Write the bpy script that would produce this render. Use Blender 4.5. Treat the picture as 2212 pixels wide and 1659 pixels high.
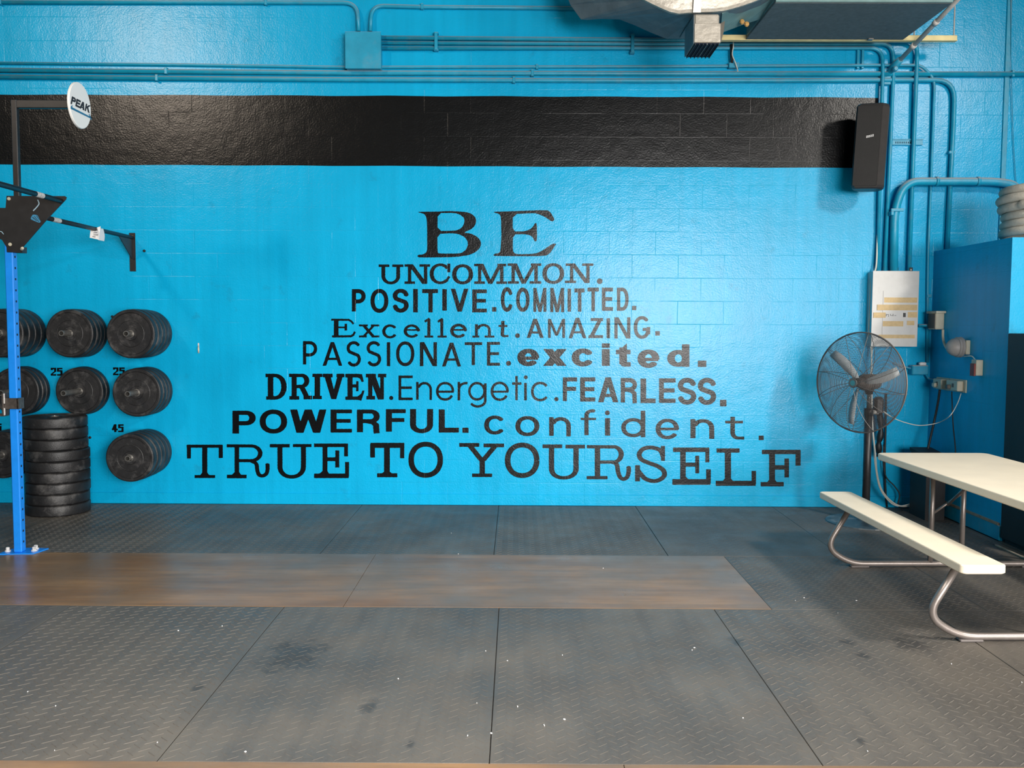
import bpy, math, random
import numpy as np
from mathutils import Vector, Matrix, noise
random.seed(7)
for o in list(bpy.data.objects): bpy.data.objects.remove(o)
scene = bpy.context.scene
COL = scene.collection
# ------------------------------------------------------------------ camera
FPX, IW, IH, CAM_Z = 1950.0, 2212.0, 1659.0, 1.60
PITCH, YAW, ROLL = 0.0638, 0.0046, math.radians(0.25)
cam_d = bpy.data.cameras.new('camera'); cam = bpy.data.objects.new('camera', cam_d); COL.objects.link(cam)
cam_d.sensor_fit = 'HORIZONTAL'; cam_d.sensor_width = 36.0; cam_d.lens = 36.0*FPX/IW
cam_d.clip_start = 0.05; cam_d.clip_end = 100
CR = Matrix.Rotation(YAW,3,'Z') @ Matrix.Rotation(math.pi/2-PITCH,3,'X') @ Matrix.Rotation(ROLL,3,'Z')
cam.matrix_world = Matrix.Translation((0,0,CAM_Z)) @ CR.to_4x4()
scene.camera = cam
# ------------------------------------------------------------------ light and exposure
world = bpy.data.worlds.new('world'); scene.world = world; world.use_nodes = True
world.node_tree.nodes['Background'].inputs[0].default_value = (0.95,0.95,0.95,1)
world.node_tree.nodes['Background'].inputs[1].default_value = 0.6
def area(name, loc, target, sx, sy, power, col, spread=180):
    l = bpy.data.lights.new(name,'AREA'); l.shape='RECTANGLE'; l.size=sx; l.size_y=sy; l.energy=power; l.color=col; l.spread=math.radians(spread)
    o = bpy.data.objects.new(name,l); COL.objects.link(o); o.location=loc
    o.rotation_euler = (Vector(target)-Vector(loc)).to_track_quat('-Z','Y').to_euler()
    return o
area('side_door_daylight', (6.4,-2.6,2.0), (1.2,8,0.1), 3.2, 2.8, 245, (1.0,0.96,0.92), 110)
area('door_daylight', (2.9,-4.2,2.0), (-2.0,7.0,-0.4), 3.6, 2.6, 700, (1.0,0.97,0.94), 95)
area('high_bay_lamp', (-6.2,0.0,6.25), (-3.1,8,3.9), 0.55, 0.6, 48, (1.0,0.84,0.68), 55)
area('overhead_floor_fill', (-0.8,1.4,6.3), (-0.6,2.6,0), 2.4, 2.0, 300, (1.0,0.93,0.84), 85)  # unseen overhead fill light, added to brighten the near floor
area('high_bay_lamp_right', (6.3,1.4,5.4), (2.4,5.0,0.4), 0.7, 0.7, 290, (1.0,0.94,0.86), 100)
scene.view_settings.view_transform='Standard'; scene.view_settings.look='None'
scene.view_settings.gamma=1.0; scene.view_settings.exposure=-0.95
scene.view_settings.use_curve_mapping=False
# ------------------------------------------------------------------ rays of the surveyed photograph
def ray(px,py):
    return CR @ Vector(((px-IW/2)/FPX, -(py-IH/2)/FPX, -1.0))
C0 = Vector((0,0,CAM_Z))
def atY(px,py,Y): d=ray(px,py); return C0+d*(Y/d.y)
def atX(px,py,X): d=ray(px,py); return C0+d*(X/d.x)
def atZ(px,py,Z=0.0): d=ray(px,py); return C0+d*((Z-CAM_Z)/d.z)
D = atZ(1106,1091.5).y        # the painted back wall
XS = atY(2012,700,D).x        # side face of the partition
YP = atX(2168,1000,XS).y      # its front face
ZP = atY(2012,543,D).z        # its top
print('D',D,'XS',XS,'YP',YP,'ZP',ZP, atX(2170,515,XS))
# ------------------------------------------------------------------ materials
def mat(name, col, rough=0.5, metal=0.0, spec=0.5, var=0.0, vscale=6.0, bump=0.0, bscale=80.0, dirt=None, dscale=3.0, damt=0.5, emit=None, coat=0.0):
    m = bpy.data.materials.new(name); m.use_nodes=True
    nt=m.node_tree; N=nt.nodes; L=nt.links; b=N['Principled BSDF']
    b.inputs['Base Color'].default_value=(*col,1); b.inputs['Roughness'].default_value=rough
    b.inputs['Metallic'].default_value=metal; b.inputs['Specular IOR Level'].default_value=spec
    if coat: b.inputs['Coat Weight'].default_value=coat; b.inputs['Coat Roughness'].default_value=0.25
    tc=N.new('ShaderNodeTexCoord'); out='Object'
    last=None
    if var>0:
        n=N.new('ShaderNodeTexNoise'); n.inputs['Scale'].default_value=vscale; n.inputs['Detail'].default_value=5
        L.new(tc.outputs[out],n.inputs['Vector'])
        r=N.new('ShaderNodeMapRange'); r.inputs[1].default_value=0.3; r.inputs[2].default_value=0.7
        r.inputs[3].default_value=1-var; r.inputs[4].default_value=1+var; L.new(n.outputs[0],r.inputs[0])
        mx=N.new('ShaderNodeVectorMath'); mx.operation='SCALE'; mx.inputs[0].default_value=col
        L.new(r.outputs[0],mx.inputs['Scale']); last=mx.outputs[0]; L.new(last,b.inputs['Base Color'])
    if dirt:
        n=N.new('ShaderNodeTexNoise'); n.inputs['Scale'].default_value=dscale; n.inputs['Detail'].default_value=8; n.inputs['Roughness'].default_value=0.7
        L.new(tc.outputs[out],n.inputs['Vector'])
        r=N.new('ShaderNodeMapRange'); r.inputs[1].default_value=0.52; r.inputs[2].default_value=0.72; r.inputs[4].default_value=damt
        L.new(n.outputs[0],r.inputs[0])
        mx=N.new('ShaderNodeMix'); mx.data_type='RGBA'; L.new(r.outputs[0],mx.inputs[0])
        if last: L.new(last,mx.inputs[6])
        else: mx.inputs[6].default_value=(*col,1)
        mx.inputs[7].default_value=(*dirt,1); L.new(mx.outputs[2],b.inputs['Base Color'])
    if bump>0:
        n=N.new('ShaderNodeTexNoise'); n.inputs['Scale'].default_value=bscale; n.inputs['Detail'].default_value=3
        L.new(tc.outputs[out],n.inputs['Vector'])
        bp=N.new('ShaderNodeBump'); bp.inputs['Strength'].default_value=bump; bp.inputs['Distance'].default_value=0.004
        L.new(n.outputs[0],bp.inputs['Height']); L.new(bp.outputs[0],b.inputs['Normal'])
    return m
def wall_paint(name, col, rough, spec=0.30, smudge=0.0, axis='XZ', grime=(0.02,0.05,0.07)):
    """glossy paint over concrete block: roller stipple, shallow block courses, runs and scuffs"""
    m = bpy.data.materials.new(name); m.use_nodes=True
    nt=m.node_tree; N=nt.nodes; L=nt.links; b=N['Principled BSDF']
    g=N.new('ShaderNodeNewGeometry'); sep=N.new('ShaderNodeSeparateXYZ'); L.new(g.outputs['Position'],sep.inputs[0])
    cmb=N.new('ShaderNodeCombineXYZ')
    L.new(sep.outputs['X' if axis=='XZ' else 'Y'],cmb.inputs[0]); L.new(sep.outputs['Z'],cmb.inputs[1])
    br=N.new('ShaderNodeTexBrick'); br.inputs['Scale'].default_value=1.0; br.inputs['Brick Width'].default_value=0.406
    br.inputs['Row Height'].default_value=0.203; br.inputs['Mortar Size'].default_value=0.004; br.inputs['Mortar Smooth'].default_value=1.0
    L.new(cmb.outputs[0],br.inputs['Vector'])
    n1=N.new('ShaderNodeTexNoise'); n1.inputs['Scale'].default_value=70; n1.inputs['Detail'].default_value=4; L.new(g.outputs['Position'],n1.inputs['Vector'])
    n2=N.new('ShaderNodeTexNoise'); n2.inputs['Scale'].default_value=1.7; n2.inputs['Detail'].default_value=6; L.new(g.outputs['Position'],n2.inputs['Vector'])
    n3=N.new('ShaderNodeTexNoise'); n3.inputs['Scale'].default_value=9; n3.inputs['Detail'].default_value=2; L.new(g.outputs['Position'],n3.inputs['Vector'])
    # vertical runs
    mp=N.new('ShaderNodeMapping'); mp.inputs['Scale'].default_value=(9,1.0,0.35) if axis=='XZ' else (1,9,0.35); L.new(g.outputs['Position'],mp.inputs[0])
    n4=N.new('ShaderNodeTexNoise'); n4.inputs['Scale'].default_value=1.6; n4.inputs['Detail'].default_value=5; L.new(mp.outputs[0],n4.inputs['Vector'])
    # joint depth faded by big noise
    fade=N.new('ShaderNodeMapRange'); fade.inputs[1].default_value=0.42; fade.inputs[2].default_value=0.62; fade.inputs[3].default_value=0.05; L.new(n2.outputs[0],fade.inputs[0])
    jd=N.new('ShaderNodeMath'); jd.operation='MULTIPLY'; L.new(br.outputs['Fac'],jd.inputs[0]); L.new(fade.outputs[0],jd.inputs[1])
    a=N.new('ShaderNodeMath'); a.operation='MULTIPLY_ADD'; a.inputs[1].default_value=-0.30; L.new(jd.outputs[0],a.inputs[0])
    s1=N.new('ShaderNodeMath'); s1.operation='MULTIPLY'; s1.inputs[1].default_value=0.55; L.new(n1.outputs[0],s1.inputs[0])
    L.new(s1.outputs[0],a.inputs[2])
    a2=N.new('ShaderNodeMath'); a2.operation='MULTIPLY_ADD'; a2.inputs[1].default_value=0.9; L.new(n3.outputs[0],a2.inputs[0]); L.new(a.outputs[0],a2.inputs[2])
    bp=N.new('ShaderNodeBump'); bp.inputs['Strength'].default_value=0.55; bp.inputs['Distance'].default_value=0.005
    L.new(a2.outputs[0],bp.inputs['Height']); L.new(bp.outputs[0],b.inputs['Normal'])
    # colour: slight mottling, faint runs, thin dark joints
    r=N.new('ShaderNodeMapRange'); r.inputs[1].default_value=0.3; r.inputs[2].default_value=0.7; r.inputs[3].default_value=0.93; r.inputs[4].default_value=1.06; L.new(n2.outputs[0],r.inputs[0])
    r4=N.new('ShaderNodeMapRange'); r4.inputs[1].default_value=0.3; r4.inputs[2].default_value=0.7; r4.inputs[3].default_value=0.95; r4.inputs[4].default_value=1.05; L.new(n4.outputs[0],r4.inputs[0])
    mm=N.new('ShaderNodeMath'); mm.operation='MULTIPLY'; L.new(r.outputs[0],mm.inputs[0]); L.new(r4.outputs[0],mm.inputs[1])
    jl=N.new('ShaderNodeMath'); jl.operation='MULTIPLY_ADD'; jl.inputs[1].default_value=-0.08; jl.inputs[2].default_value=1.0; L.new(jd.outputs[0],jl.inputs[0])
    mm2=N.new('ShaderNodeMath'); mm2.operation='MULTIPLY'; L.new(mm.outputs[0],mm2.inputs[0]); L.new(jl.outputs[0],mm2.inputs[1])
    sc=N.new('ShaderNodeVectorMath'); sc.operation='SCALE'; sc.inputs[0].default_value=col; L.new(mm2.outputs[0],sc.inputs['Scale'])
    n5=N.new('ShaderNodeTexNoise'); n5.inputs['Scale'].default_value=5.0; n5.inputs['Detail'].default_value=9; n5.inputs['Roughness'].default_value=0.65; L.new(g.outputs['Position'],n5.inputs['Vector'])
    r5=N.new('ShaderNodeMapRange'); r5.inputs[1].default_value=0.60; r5.inputs[2].default_value=0.78; r5.inputs[4].default_value=0.35; L.new(n5.outputs[0],r5.inputs[0])
    mx=N.new('ShaderNodeMix'); mx.data_type='RGBA'; L.new(r5.outputs[0],mx.inputs[0]); L.new(sc.outputs[0],mx.inputs[6]); mx.inputs[7].default_value=(*grime,1)
    L.new(mx.outputs[2],b.inputs['Base Color'])
    b.inputs['Roughness'].default_value=rough; b.inputs['Specular IOR Level'].default_value=spec
    return m
BLUE=(0.003,0.395,0.70)
M={}
M['wall']=wall_paint('blue_wall_paint',BLUE,0.25)
M['wall_side']=wall_paint('blue_side_paint',BLUE,0.42,axis='YZ')
M['wall_black']=wall_paint('black_wall_paint',(0.005,0.0055,0.006),0.25,0.26,grime=(0.022,0.02,0.018))
M['lettering']=wall_paint('black_lettering_paint',(0.003,0.004,0.005),0.27,0.26,grime=(0.018,0.016,0.015))
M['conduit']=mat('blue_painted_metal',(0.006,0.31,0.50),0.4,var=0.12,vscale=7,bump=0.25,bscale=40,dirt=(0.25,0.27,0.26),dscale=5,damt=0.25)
def tint_tops(m,top_tint,amt):  # mixes a second, paler colour into upward-facing surfaces
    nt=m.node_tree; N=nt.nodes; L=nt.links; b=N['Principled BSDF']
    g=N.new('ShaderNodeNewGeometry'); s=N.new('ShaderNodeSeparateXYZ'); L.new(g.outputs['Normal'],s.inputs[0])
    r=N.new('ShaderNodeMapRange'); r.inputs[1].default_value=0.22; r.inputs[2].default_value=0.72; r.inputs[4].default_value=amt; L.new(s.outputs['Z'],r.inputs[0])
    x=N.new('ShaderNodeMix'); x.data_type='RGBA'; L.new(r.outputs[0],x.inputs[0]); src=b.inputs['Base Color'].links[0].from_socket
    L.new(src,x.inputs[6]); x.inputs[7].default_value=(*top_tint,1); L.new(x.outputs[2],b.inputs['Base Color'])
tint_tops(M['conduit'],(0.50,0.45,0.41),0.8)
M['ceiling']=mat('ceiling_paint',(0.34,0.33,0.31),0.8,var=0.06)
M['other_wall']=mat('blue_room_paint',(0.03,0.13,0.18),0.6,var=0.08,vscale=2)
M['rubber']=mat('bumper_rubber',(0.014,0.014,0.015),0.5,var=0.35,vscale=14,bump=0.35,bscale=90,dirt=(0.13,0.125,0.12),dscale=7,damt=0.6)
M['steel']=mat('worn_steel',(0.32,0.31,0.29),0.38,metal=0.8,var=0.2,vscale=30,dirt=(0.06,0.055,0.05),dscale=20,damt=0.7)
M['dark_steel']=mat('dull_brown_steel',(0.10,0.085,0.075),0.45,metal=0.5,var=0.3,vscale=40)
M['black_metal']=mat('black_powder_coat',(0.014,0.014,0.015),0.42,var=0.2,vscale=20)
M['blue_post']=mat('bright_blue_powder_coat',(0.012,0.24,0.80),0.3,var=0.06,vscale=20)
M['hole']=mat('dark_hole',(0.004,0.01,0.03),0.9)
M['chalk']=mat('white_chalk_wear',(0.62,0.60,0.57),0.7,var=0.25,vscale=60,dirt=(0.05,0.05,0.05),dscale=45,damt=0.9)
M['bolt']=mat('pale_bolt',(0.62,0.58,0.45),0.4,metal=0.3)
M['white']=mat('white_board',(0.96,0.96,0.93),0.5)
M['paper']=mat('white_paper',(0.80,0.80,0.80),0.7)
M['ink']=mat('grey_ink',(0.12,0.12,0.13),0.7)
M['logo_black']=mat('logo_black',(0.03,0.03,0.035),0.6)
M['logo_blue']=mat('logo_blue',(0.03,0.20,0.36),0.6)
M['logo_pale']=mat('logo_pale',(0.30,0.45,0.55),0.6)
M['foil']=mat('foil_wrap',(0.50,0.46,0.39),0.4,metal=0.35,var=0.08,vscale=12,bump=0.9,bscale=22)
M['duct']=mat('grey_duct_board',(0.16,0.20,0.22),0.55,var=0.15,vscale=8,bump=0.4,bscale=60,dirt=(0.30,0.36,0.36),dscale=4,damt=0.3)
M['duct_teal']=mat('teal_grey_duct',(0.17,0.30,0.30),0.55,var=0.15,vscale=9,bump=0.4,bscale=40)
M['unit']=mat('charcoal_panel',(0.14,0.16,0.165),0.6,var=0.15,vscale=30,bump=0.3,bscale=120)
M['beam']=mat('yellowed_wood',(0.85,0.72,0.36),0.6,var=0.15,vscale=10)
M['foam']=mat('orange_foam',(0.62,0.36,0.12),0.8)
M['grille']=mat('dark_grille',(0.03,0.032,0.034),0.5)
M['bare_pipe']=mat('bare_galvanised',(0.60,0.57,0.54),0.5,metal=0.0,var=0.15,vscale=12)
M['panel']=mat('off_white_enamel',(0.60,0.60,0.58),0.38,var=0.04,vscale=8,bump=0.15,bscale=15,dirt=(0.35,0.33,0.29),dscale=6,damt=0.25)
M['tape']=mat('masking_tape',(0.62,0.46,0.24),0.7,var=0.08,vscale=40)
M['beige']=mat('beige_plastic',(0.56,0.53,0.42),0.5,var=0.06,vscale=20)
M['grey_plastic']=mat('grey_plastic',(0.30,0.29,0.28),0.5,var=0.08,vscale=30)
M['dark_face']=mat('grey_brown_face',(0.12,0.11,0.10),0.6)
M['red']=mat('dull_red',(0.25,0.06,0.05),0.6)
M['cable_white']=mat('white_cable',(0.66,0.65,0.58),0.5)
M['cable_black']=mat('black_cable',(0.012,0.014,0.016),0.5)
M['table']=mat('almond_plastic_top',(0.90,0.79,0.61),0.5,var=0.04,vscale=4,bump=0.2,bscale=200,dirt=(0.76,0.65,0.50),dscale=3,damt=0.3)
M['tube']=mat('bronze_grey_tube',(0.27,0.235,0.215),0.36,metal=0.55,var=0.1,vscale=20)
M['foot']=mat('grey_foot_cap',(0.13,0.115,0.11),0.5)
M['fan_wire']=mat('fan_guard_wire',(0.20,0.185,0.175),0.4,metal=0.5)
M['fan_dark']=mat('fan_dark_metal',(0.022,0.022,0.024),0.4,var=0.2,vscale=20)
M['fan_blade']=mat('fan_blade_metal',(0.55,0.60,0.62),0.5,metal=0.0)
M['fan_motor']=mat('fan_motor_brown',(0.075,0.062,0.055),0.5,var=0.2,vscale=20)
M['fan_base']=mat('fan_base_blue_black',(0.04,0.06,0.075),0.35,var=0.3,vscale=12,dirt=(0.45,0.45,0.43),dscale=9,damt=0.6)
M['badge']=mat('teal_badge',(0.05,0.22,0.26),0.4)
M['speaker']=mat('speaker_grille_black',(0.014,0.0135,0.013),0.6,bump=0.5,bscale=300,var=0.15,vscale=8)
M['speaker_side']=mat('speaker_cabinet_black',(0.036,0.033,0.032),0.45,var=0.1,vscale=20)
M['rope']=mat('pale_rope',(0.50,0.47,0.40),0.8,var=0.08,vscale=30,bump=0.5,bscale=120)
M['cabinet']=mat('black_cabinet',(0.014,0.013,0.014),0.55,var=0.2,vscale=10,bump=0.2,bscale=200)
M['tan']=mat('bare_tan_edge',(0.30,0.25,0.19),0.7,var=0.2,vscale=30)
def mat_floor(kind):
    m=bpy.data.materials.new(kind); m.use_nodes=True; nt=m.node_tree; N=nt.nodes; L=nt.links; b=N['Principled BSDF']
    g=N.new('ShaderNodeNewGeometry')
    def nz(scale,detail=5,rough=0.5,sc=None):
        n=N.new('ShaderNodeTexNoise'); n.inputs['Scale'].default_value=scale; n.inputs['Detail'].default_value=detail; n.inputs['Roughness'].default_value=rough
        if sc:
            mp=N.new('ShaderNodeMapping'); mp.inputs['Scale'].default_value=sc; L.new(g.outputs['Position'],mp.inputs[0]); L.new(mp.outputs[0],n.inputs['Vector'])
        else: L.new(g.outputs['Position'],n.inputs['Vector'])
        return n.outputs[0]
    def mr(s,a,b_,c,d):
        r=N.new('ShaderNodeMapRange'); r.inputs[1].default_value=a; r.inputs[2].default_value=b_; r.inputs[3].default_value=c; r.inputs[4].default_value=d; L.new(s,r.inputs[0]); return r.outputs[0]
    def mix(f,a,b_):
        x=N.new('ShaderNodeMix'); x.data_type='RGBA'; L.new(f,x.inputs[0])
        for i,v in ((6,a),(7,b_)):
            if isinstance(v,tuple): x.inputs[i].default_value=(*v,1)
            else: L.new(v,x.inputs[i])
        return x.outputs[2]
    if kind=='rubber_mat':
        c=mix(mr(nz(1.1,6),0.35,0.68,0,1),(0.070,0.064,0.057),(0.132,0.116,0.096))
        c=mix(mr(nz(2.0,6,0.6,(4.0,0.7,1)),0.45,0.70,0,0.55),c,(0.055,0.052,0.050))
        c=mix(mr(nz(60,3,0.7),0.4,0.75,0,0.35),c,(0.12,0.115,0.105))
        # worn-in dark spills at their own places
        sep=N.new('ShaderNodeSeparateXYZ'); L.new(g.outputs['Position'],sep.inputs[0])
        wob=mr(nz(9,4,0.7),0.3,0.7,-0.05,0.05)
        for (px,py,rx,ry) in ((1832,1386,0.045,0.025),(1958,1392,0.075,0.05),(1862,1415,0.03,0.02),(630,1416,0.14,0.10),(1590,1386,0.04,0.03),(1860,1601,0.02,0.015),(885,1607,0.018,0.02),(795,1525,0.045,0.03),(425,1487,0.02,0.02)):
            P=atZ(px,py)
            dx=N.new('ShaderNodeMath'); dx.operation='SUBTRACT'; L.new(sep.outputs['X'],dx.inputs[0]); dx.inputs[1].default_value=P.x
            dy=N.new('ShaderNodeMath'); dy.operation='SUBTRACT'; L.new(sep.outputs['Y'],dy.inputs[0]); dy.inputs[1].default_value=P.y
            v=N.new('ShaderNodeCombineXYZ')
            for s,k,q in ((dx,0,rx),(dy,1,ry*2)):
                t=N.new('ShaderNodeMath'); t.operation='DIVIDE'; L.new(s.outputs[0],t.inputs[0]); t.inputs[1].default_value=q; L.new(t.outputs[0],v.inputs[k])
            ln=N.new('ShaderNodeVectorMath'); ln.operation='LENGTH'; L.new(v.outputs[0],ln.inputs[0])
            ad=N.new('ShaderNodeMath'); ad.operation='MULTIPLY_ADD'; L.new(wob,ad.inputs[0]); ad.inputs[1].default_value=14; L.new(ln.outputs['Value'],ad.inputs[2])
            c=mix(mr(ad.outputs[0],0.5,1.2,0.5,0),c,(0.012,0.012,0.014))
        L.new(c,b.inputs['Base Color'])
        L.new(mr(nz(5,5),0.3,0.7,0.40,0.56),b.inputs['Roughness'])
        hh=nz(160,3)
        b.inputs['Specular IOR Level'].default_value=0.5
    else:
        dark = kind=='plywood'
        c=mix(mr(nz(1.3,6,0.55,(0.5,3.0,1)),0.35,0.68,0,1),(0.20,0.098,0.036),(0.32,0.18,0.08))
        c=mix(mr(nz(3,6,0.6,(0.8,7,1)),0.42,0.75,0,0.6),c,(0.10,0.062,0.035))
        c=mix(mr(nz(0.9,6,0.6),0.40,0.62,0,0.75),c,(0.13,0.098,0.070))
        c=mix(mr(nz(50,3,0.7,(0.3,3,1)),0.45,0.8,0,0.3),c,(0.26,0.19,0.12))
        L.new(c,b.inputs['Base Color'])
        L.new(mr(nz(4,5),0.3,0.7,0.26,0.40),b.inputs['Roughness'])
        hh=nz(40,3,0.6,(0.2,3,1))
    bp=N.new('ShaderNodeBump'); bp.inputs['Strength'].default_value=0.25 if kind=='rubber_mat' else 0.08; bp.inputs['Distance'].default_value=0.003
    L.new(hh,bp.inputs['Height']); L.new(bp.outputs[0],b.inputs['Normal'])
    return m
M['mat']=mat_floor('rubber_mat'); M['ply']=mat_floor('plywood')
M['tread']=mat('tread_rubber',(0.100,0.090,0.078),0.58,var=0.15,vscale=8)
M['concrete']=mat('concrete_slab',(0.03,0.03,0.03),0.8)
# ------------------------------------------------------------------ mesh building
class MB:
    def __init__(s): s.v=[]; s.f=[]; s.sm=[]
    def add(s,vs,fs,smooth=False):
        k=len(s.v); s.v+= [tuple(v) for v in vs]; s.f+=[tuple(i+k for i in f) for f in fs]; s.sm+=[smooth]*len(fs); return s
    def box(s,a,b,bev=0.0,M4=None):
        x0,y0,z0=[min(a[i],b[i]) for i in range(3)]; x1,y1,z1=[max(a[i],b[i]) for i in range(3)]
        if bev<=0:
            vs=[(x0,y0,z0),(x1,y0,z0),(x1,y1,z0),(x0,y1,z0),(x0,y0,z1),(x1,y0,z1),(x1,y1,z1),(x0,y1,z1)]
            fs=[(0,3,2,1),(4,5,6,7),(0,1,5,4),(1,2,6,5),(2,3,7,6),(3,0,4,7)]
        else:
            vs=[];idx={}
            for i,(x,sx) in enumerate(((x0,1),(x1,-1))):
                for j,(y,sy) in enumerate(((y0,1),(y1,-1))):
                    for k,(z,sz) in enumerate(((z0,1),(z1,-1))):
                        for ax in range(3):
                            p=[x+sx*bev,y+sy*bev,z+sz*bev]; p[ax]=(x,y,z)[ax]
                            idx[(i,j,k,ax)]=len(vs); vs.append(tuple(p))
            fs=[]
            I=lambda i,j,k,a:idx[(i,j,k,a)]
            for q in (0,1):
                fs.append((I(q,0,0,0),I(q,1,0,0),I(q,1,1,0),I(q,0,1,0)))
                fs.append((I(0,q,0,1),I(1,q,0,1),I(1,q,1,1),I(0,q,1,1)))
                fs.append((I(0,0,q,2),I(1,0,q,2),I(1,1,q,2),I(0,1,q,2)))
            for p in (0,1):
                for q in (0,1):
                    fs.append((I(0,p,q,1),I(1,p,q,1),I(1,p,q,2),I(0,p,q,2)))
                    fs.append((I(p,0,q,0),I(p,1,q,0),I(p,1,q,2),I(p,0,q,2)))
                    fs.append((I(p,q,0,0),I(p,q,1,0),I(p,q,1,1),I(p,q,0,1)))
                    for r in (0,1): fs.append((I(p,q,r,0),I(p,q,r,1),I(p,q,r,2)))
        if M4 is not None: vs=[M4@Vector(v) for v in vs]
        return s.add(vs,fs)
    def tube(s,pts,r,n=8,closed=False,caps=True):
        P=[Vector(p) for p in pts]; m=len(P); T=[]
        for i in range(m):
            a=P[(i-1)%m] if (closed or i>0) else P[0]; b=P[(i+1)%m] if (closed or i<m-1) else P[-1]
            t=(b-a); T.append(t.normalized() if t.length>1e-9 else Vector((0,0,1)))
        ref=Vector((0,0,1)) if abs(T[0].z)<0.9 else Vector((1,0,0))
        u=T[0].cross(ref).normalized(); vs=[]
        for i in range(m):
            u=(u-T[i]*u.dot(T[i])).normalized(); w=T[i].cross(u)
            rr=r[i] if isinstance(r,(list,tuple)) else r
            for k in range(n):
                a=2*math.pi*k/n; vs.append(P[i]+(u*math.cos(a)+w*math.sin(a))*rr)
        fs=[]
        for i in range(m if closed else m-1):
            j=(i+1)%m
            for k in range(n): fs.append((i*n+k,i*n+(k+1)%n,j*n+(k+1)%n,j*n+k))
        s.add(vs,fs,True)
        if caps and not closed:
            k0=len(s.v)-len(vs)
            s.f.append(tuple(k0+k for k in range(n))[::-1]); s.f.append(tuple(k0+(m-1)*n+k for k in range(n))); s.sm+=[False,False]
        return s
    def lathe(s,prof,c,axis,n=32,smooth=False):
        ax=Vector(axis).normalized(); ref=Vector((0,0,1)) if abs(ax.z)<0.9 else Vector((1,0,0))
        u=ax.cross(ref).normalized(); w=ax.cross(u); c=Vector(c); vs=[];m=len(prof)
        for (r,h) in prof:
            for k in range(n):
                a=2*math.pi*k/n; vs.append(c+ax*h+(u*math.cos(a)+w*math.sin(a))*max(r,1e-5))
        fs=[(i*n+k,i*n+(k+1)%n,(i+1)*n+(k+1)%n,(i+1)*n+k) for i in range(m-1) for k in range(n)]
        s.add(vs,fs,smooth)
        if not isinstance(smooth,bool):
            k0=len(s.sm)-len(fs)
            for i in range(m-1):
                for k in range(n): s.sm[k0+i*n+k]= min(prof[i][0],prof[i+1][0])>smooth
        return s
    def prism(s,poly,off):
        n=len(poly); off=Vector(off); vs=[Vector(p) for p in poly]+[Vector(p)+off for p in poly]
        fs=[tuple(range(n))[::-1],tuple(range(n,2*n))]+[(i,(i+1)%n,n+(i+1)%n,n+i) for i in range(n)]
        return s.add(vs,fs)
    def mesh(s,name,m):
        me=bpy.data.meshes.new(name); me.from_pydata(s.v,[],s.f); me.polygons.foreach_set('use_smooth',s.sm)
        me.materials.append(m); me.validate()
        import bmesh
        bm=bmesh.new(); bm.from_mesh(me); bmesh.ops.recalc_face_normals(bm,faces=bm.faces); bm.to_mesh(me); bm.free()
        return me
def link(name,me,parent=None,origin=None):
    o=bpy.data.objects.new(name,me); COL.objects.link(o)
    if parent is not None: o.parent=parent
    return o
def obj(name,mb,m,parent=None):
    """one mesh object; vertices given in world space, origin moved to the parent's"""
    me=mb.mesh(name,m)
    if parent is not None:
        chain=Vector((0,0,0)); p=parent
        w=world_loc(parent); me.transform(Matrix.Translation(-w))
    else:
        zs=[v.co for v in me.vertices]
        c=Vector(((min(v.x for v in zs)+max(v.x for v in zs))/2,(min(v.y for v in zs)+max(v.y for v in zs))/2,min(v.z for v in zs)))
        me.transform(Matrix.Translation(-c)); o=link(name,me); o.location=c; return o
    return link(name,me,parent)
def world_loc(o):
    v=Vector(o.location); p=o.parent
    while p is not None: v=v+Vector(p.location); p=p.parent
    return v
def tag(o,label=None,cat=None,group=None,kind=None):
    for k,v in (('label',label),('category',cat),('group',group),('kind',kind)):
        if v: o[k]=v
    return o
def thing(name,loc,label,cat,group=None):
    o=bpy.data.objects.new(name,None); COL.objects.link(o); o.location=loc; o.empty_display_size=0.1
    return tag(o,label,cat,group)
def struct(name,mb,m,parent=None):
    o=obj(name,mb,m,parent)
    if parent is None: o['kind']='structure'
    return o
def fillet(pts,R,n=6):
    P=[Vector(p) for p in pts]; out=[P[0]]
    for i in range(1,len(P)-1):
        a,b,c=P[i-1],P[i],P[i+1]; u=(a-b); v=(c-b); r=R[i-1] if isinstance(R,(list,tuple)) else R
        d=min(r,u.length*0.48,v.length*0.48)
        u.normalize(); v.normalize(); p0=b+u*d; p2=b+v*d
        for k in range(n+1):
            t=k/n; out.append(p0*(1-t)**2+b*2*t*(1-t)+p2*t*t)
    out.append(P[-1]); return out
def smooth(pts,n=6):
    P=[Vector(p) for p in pts]; P=[P[0]*2-P[1]]+P+[P[-1]*2-P[-2]]; out=[]
    for i in range(1,len(P)-2):
        for k in range(n):
            t=k/n; a,b,c,d=P[i-1],P[i],P[i+1],P[i+2]
            out.append(0.5*((2*b)+(c-a)*t+(2*a-5*b+4*c-d)*t*t+(-a+3*b-3*c+d)*t**3))
    out.append(P[-2]); return out
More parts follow.
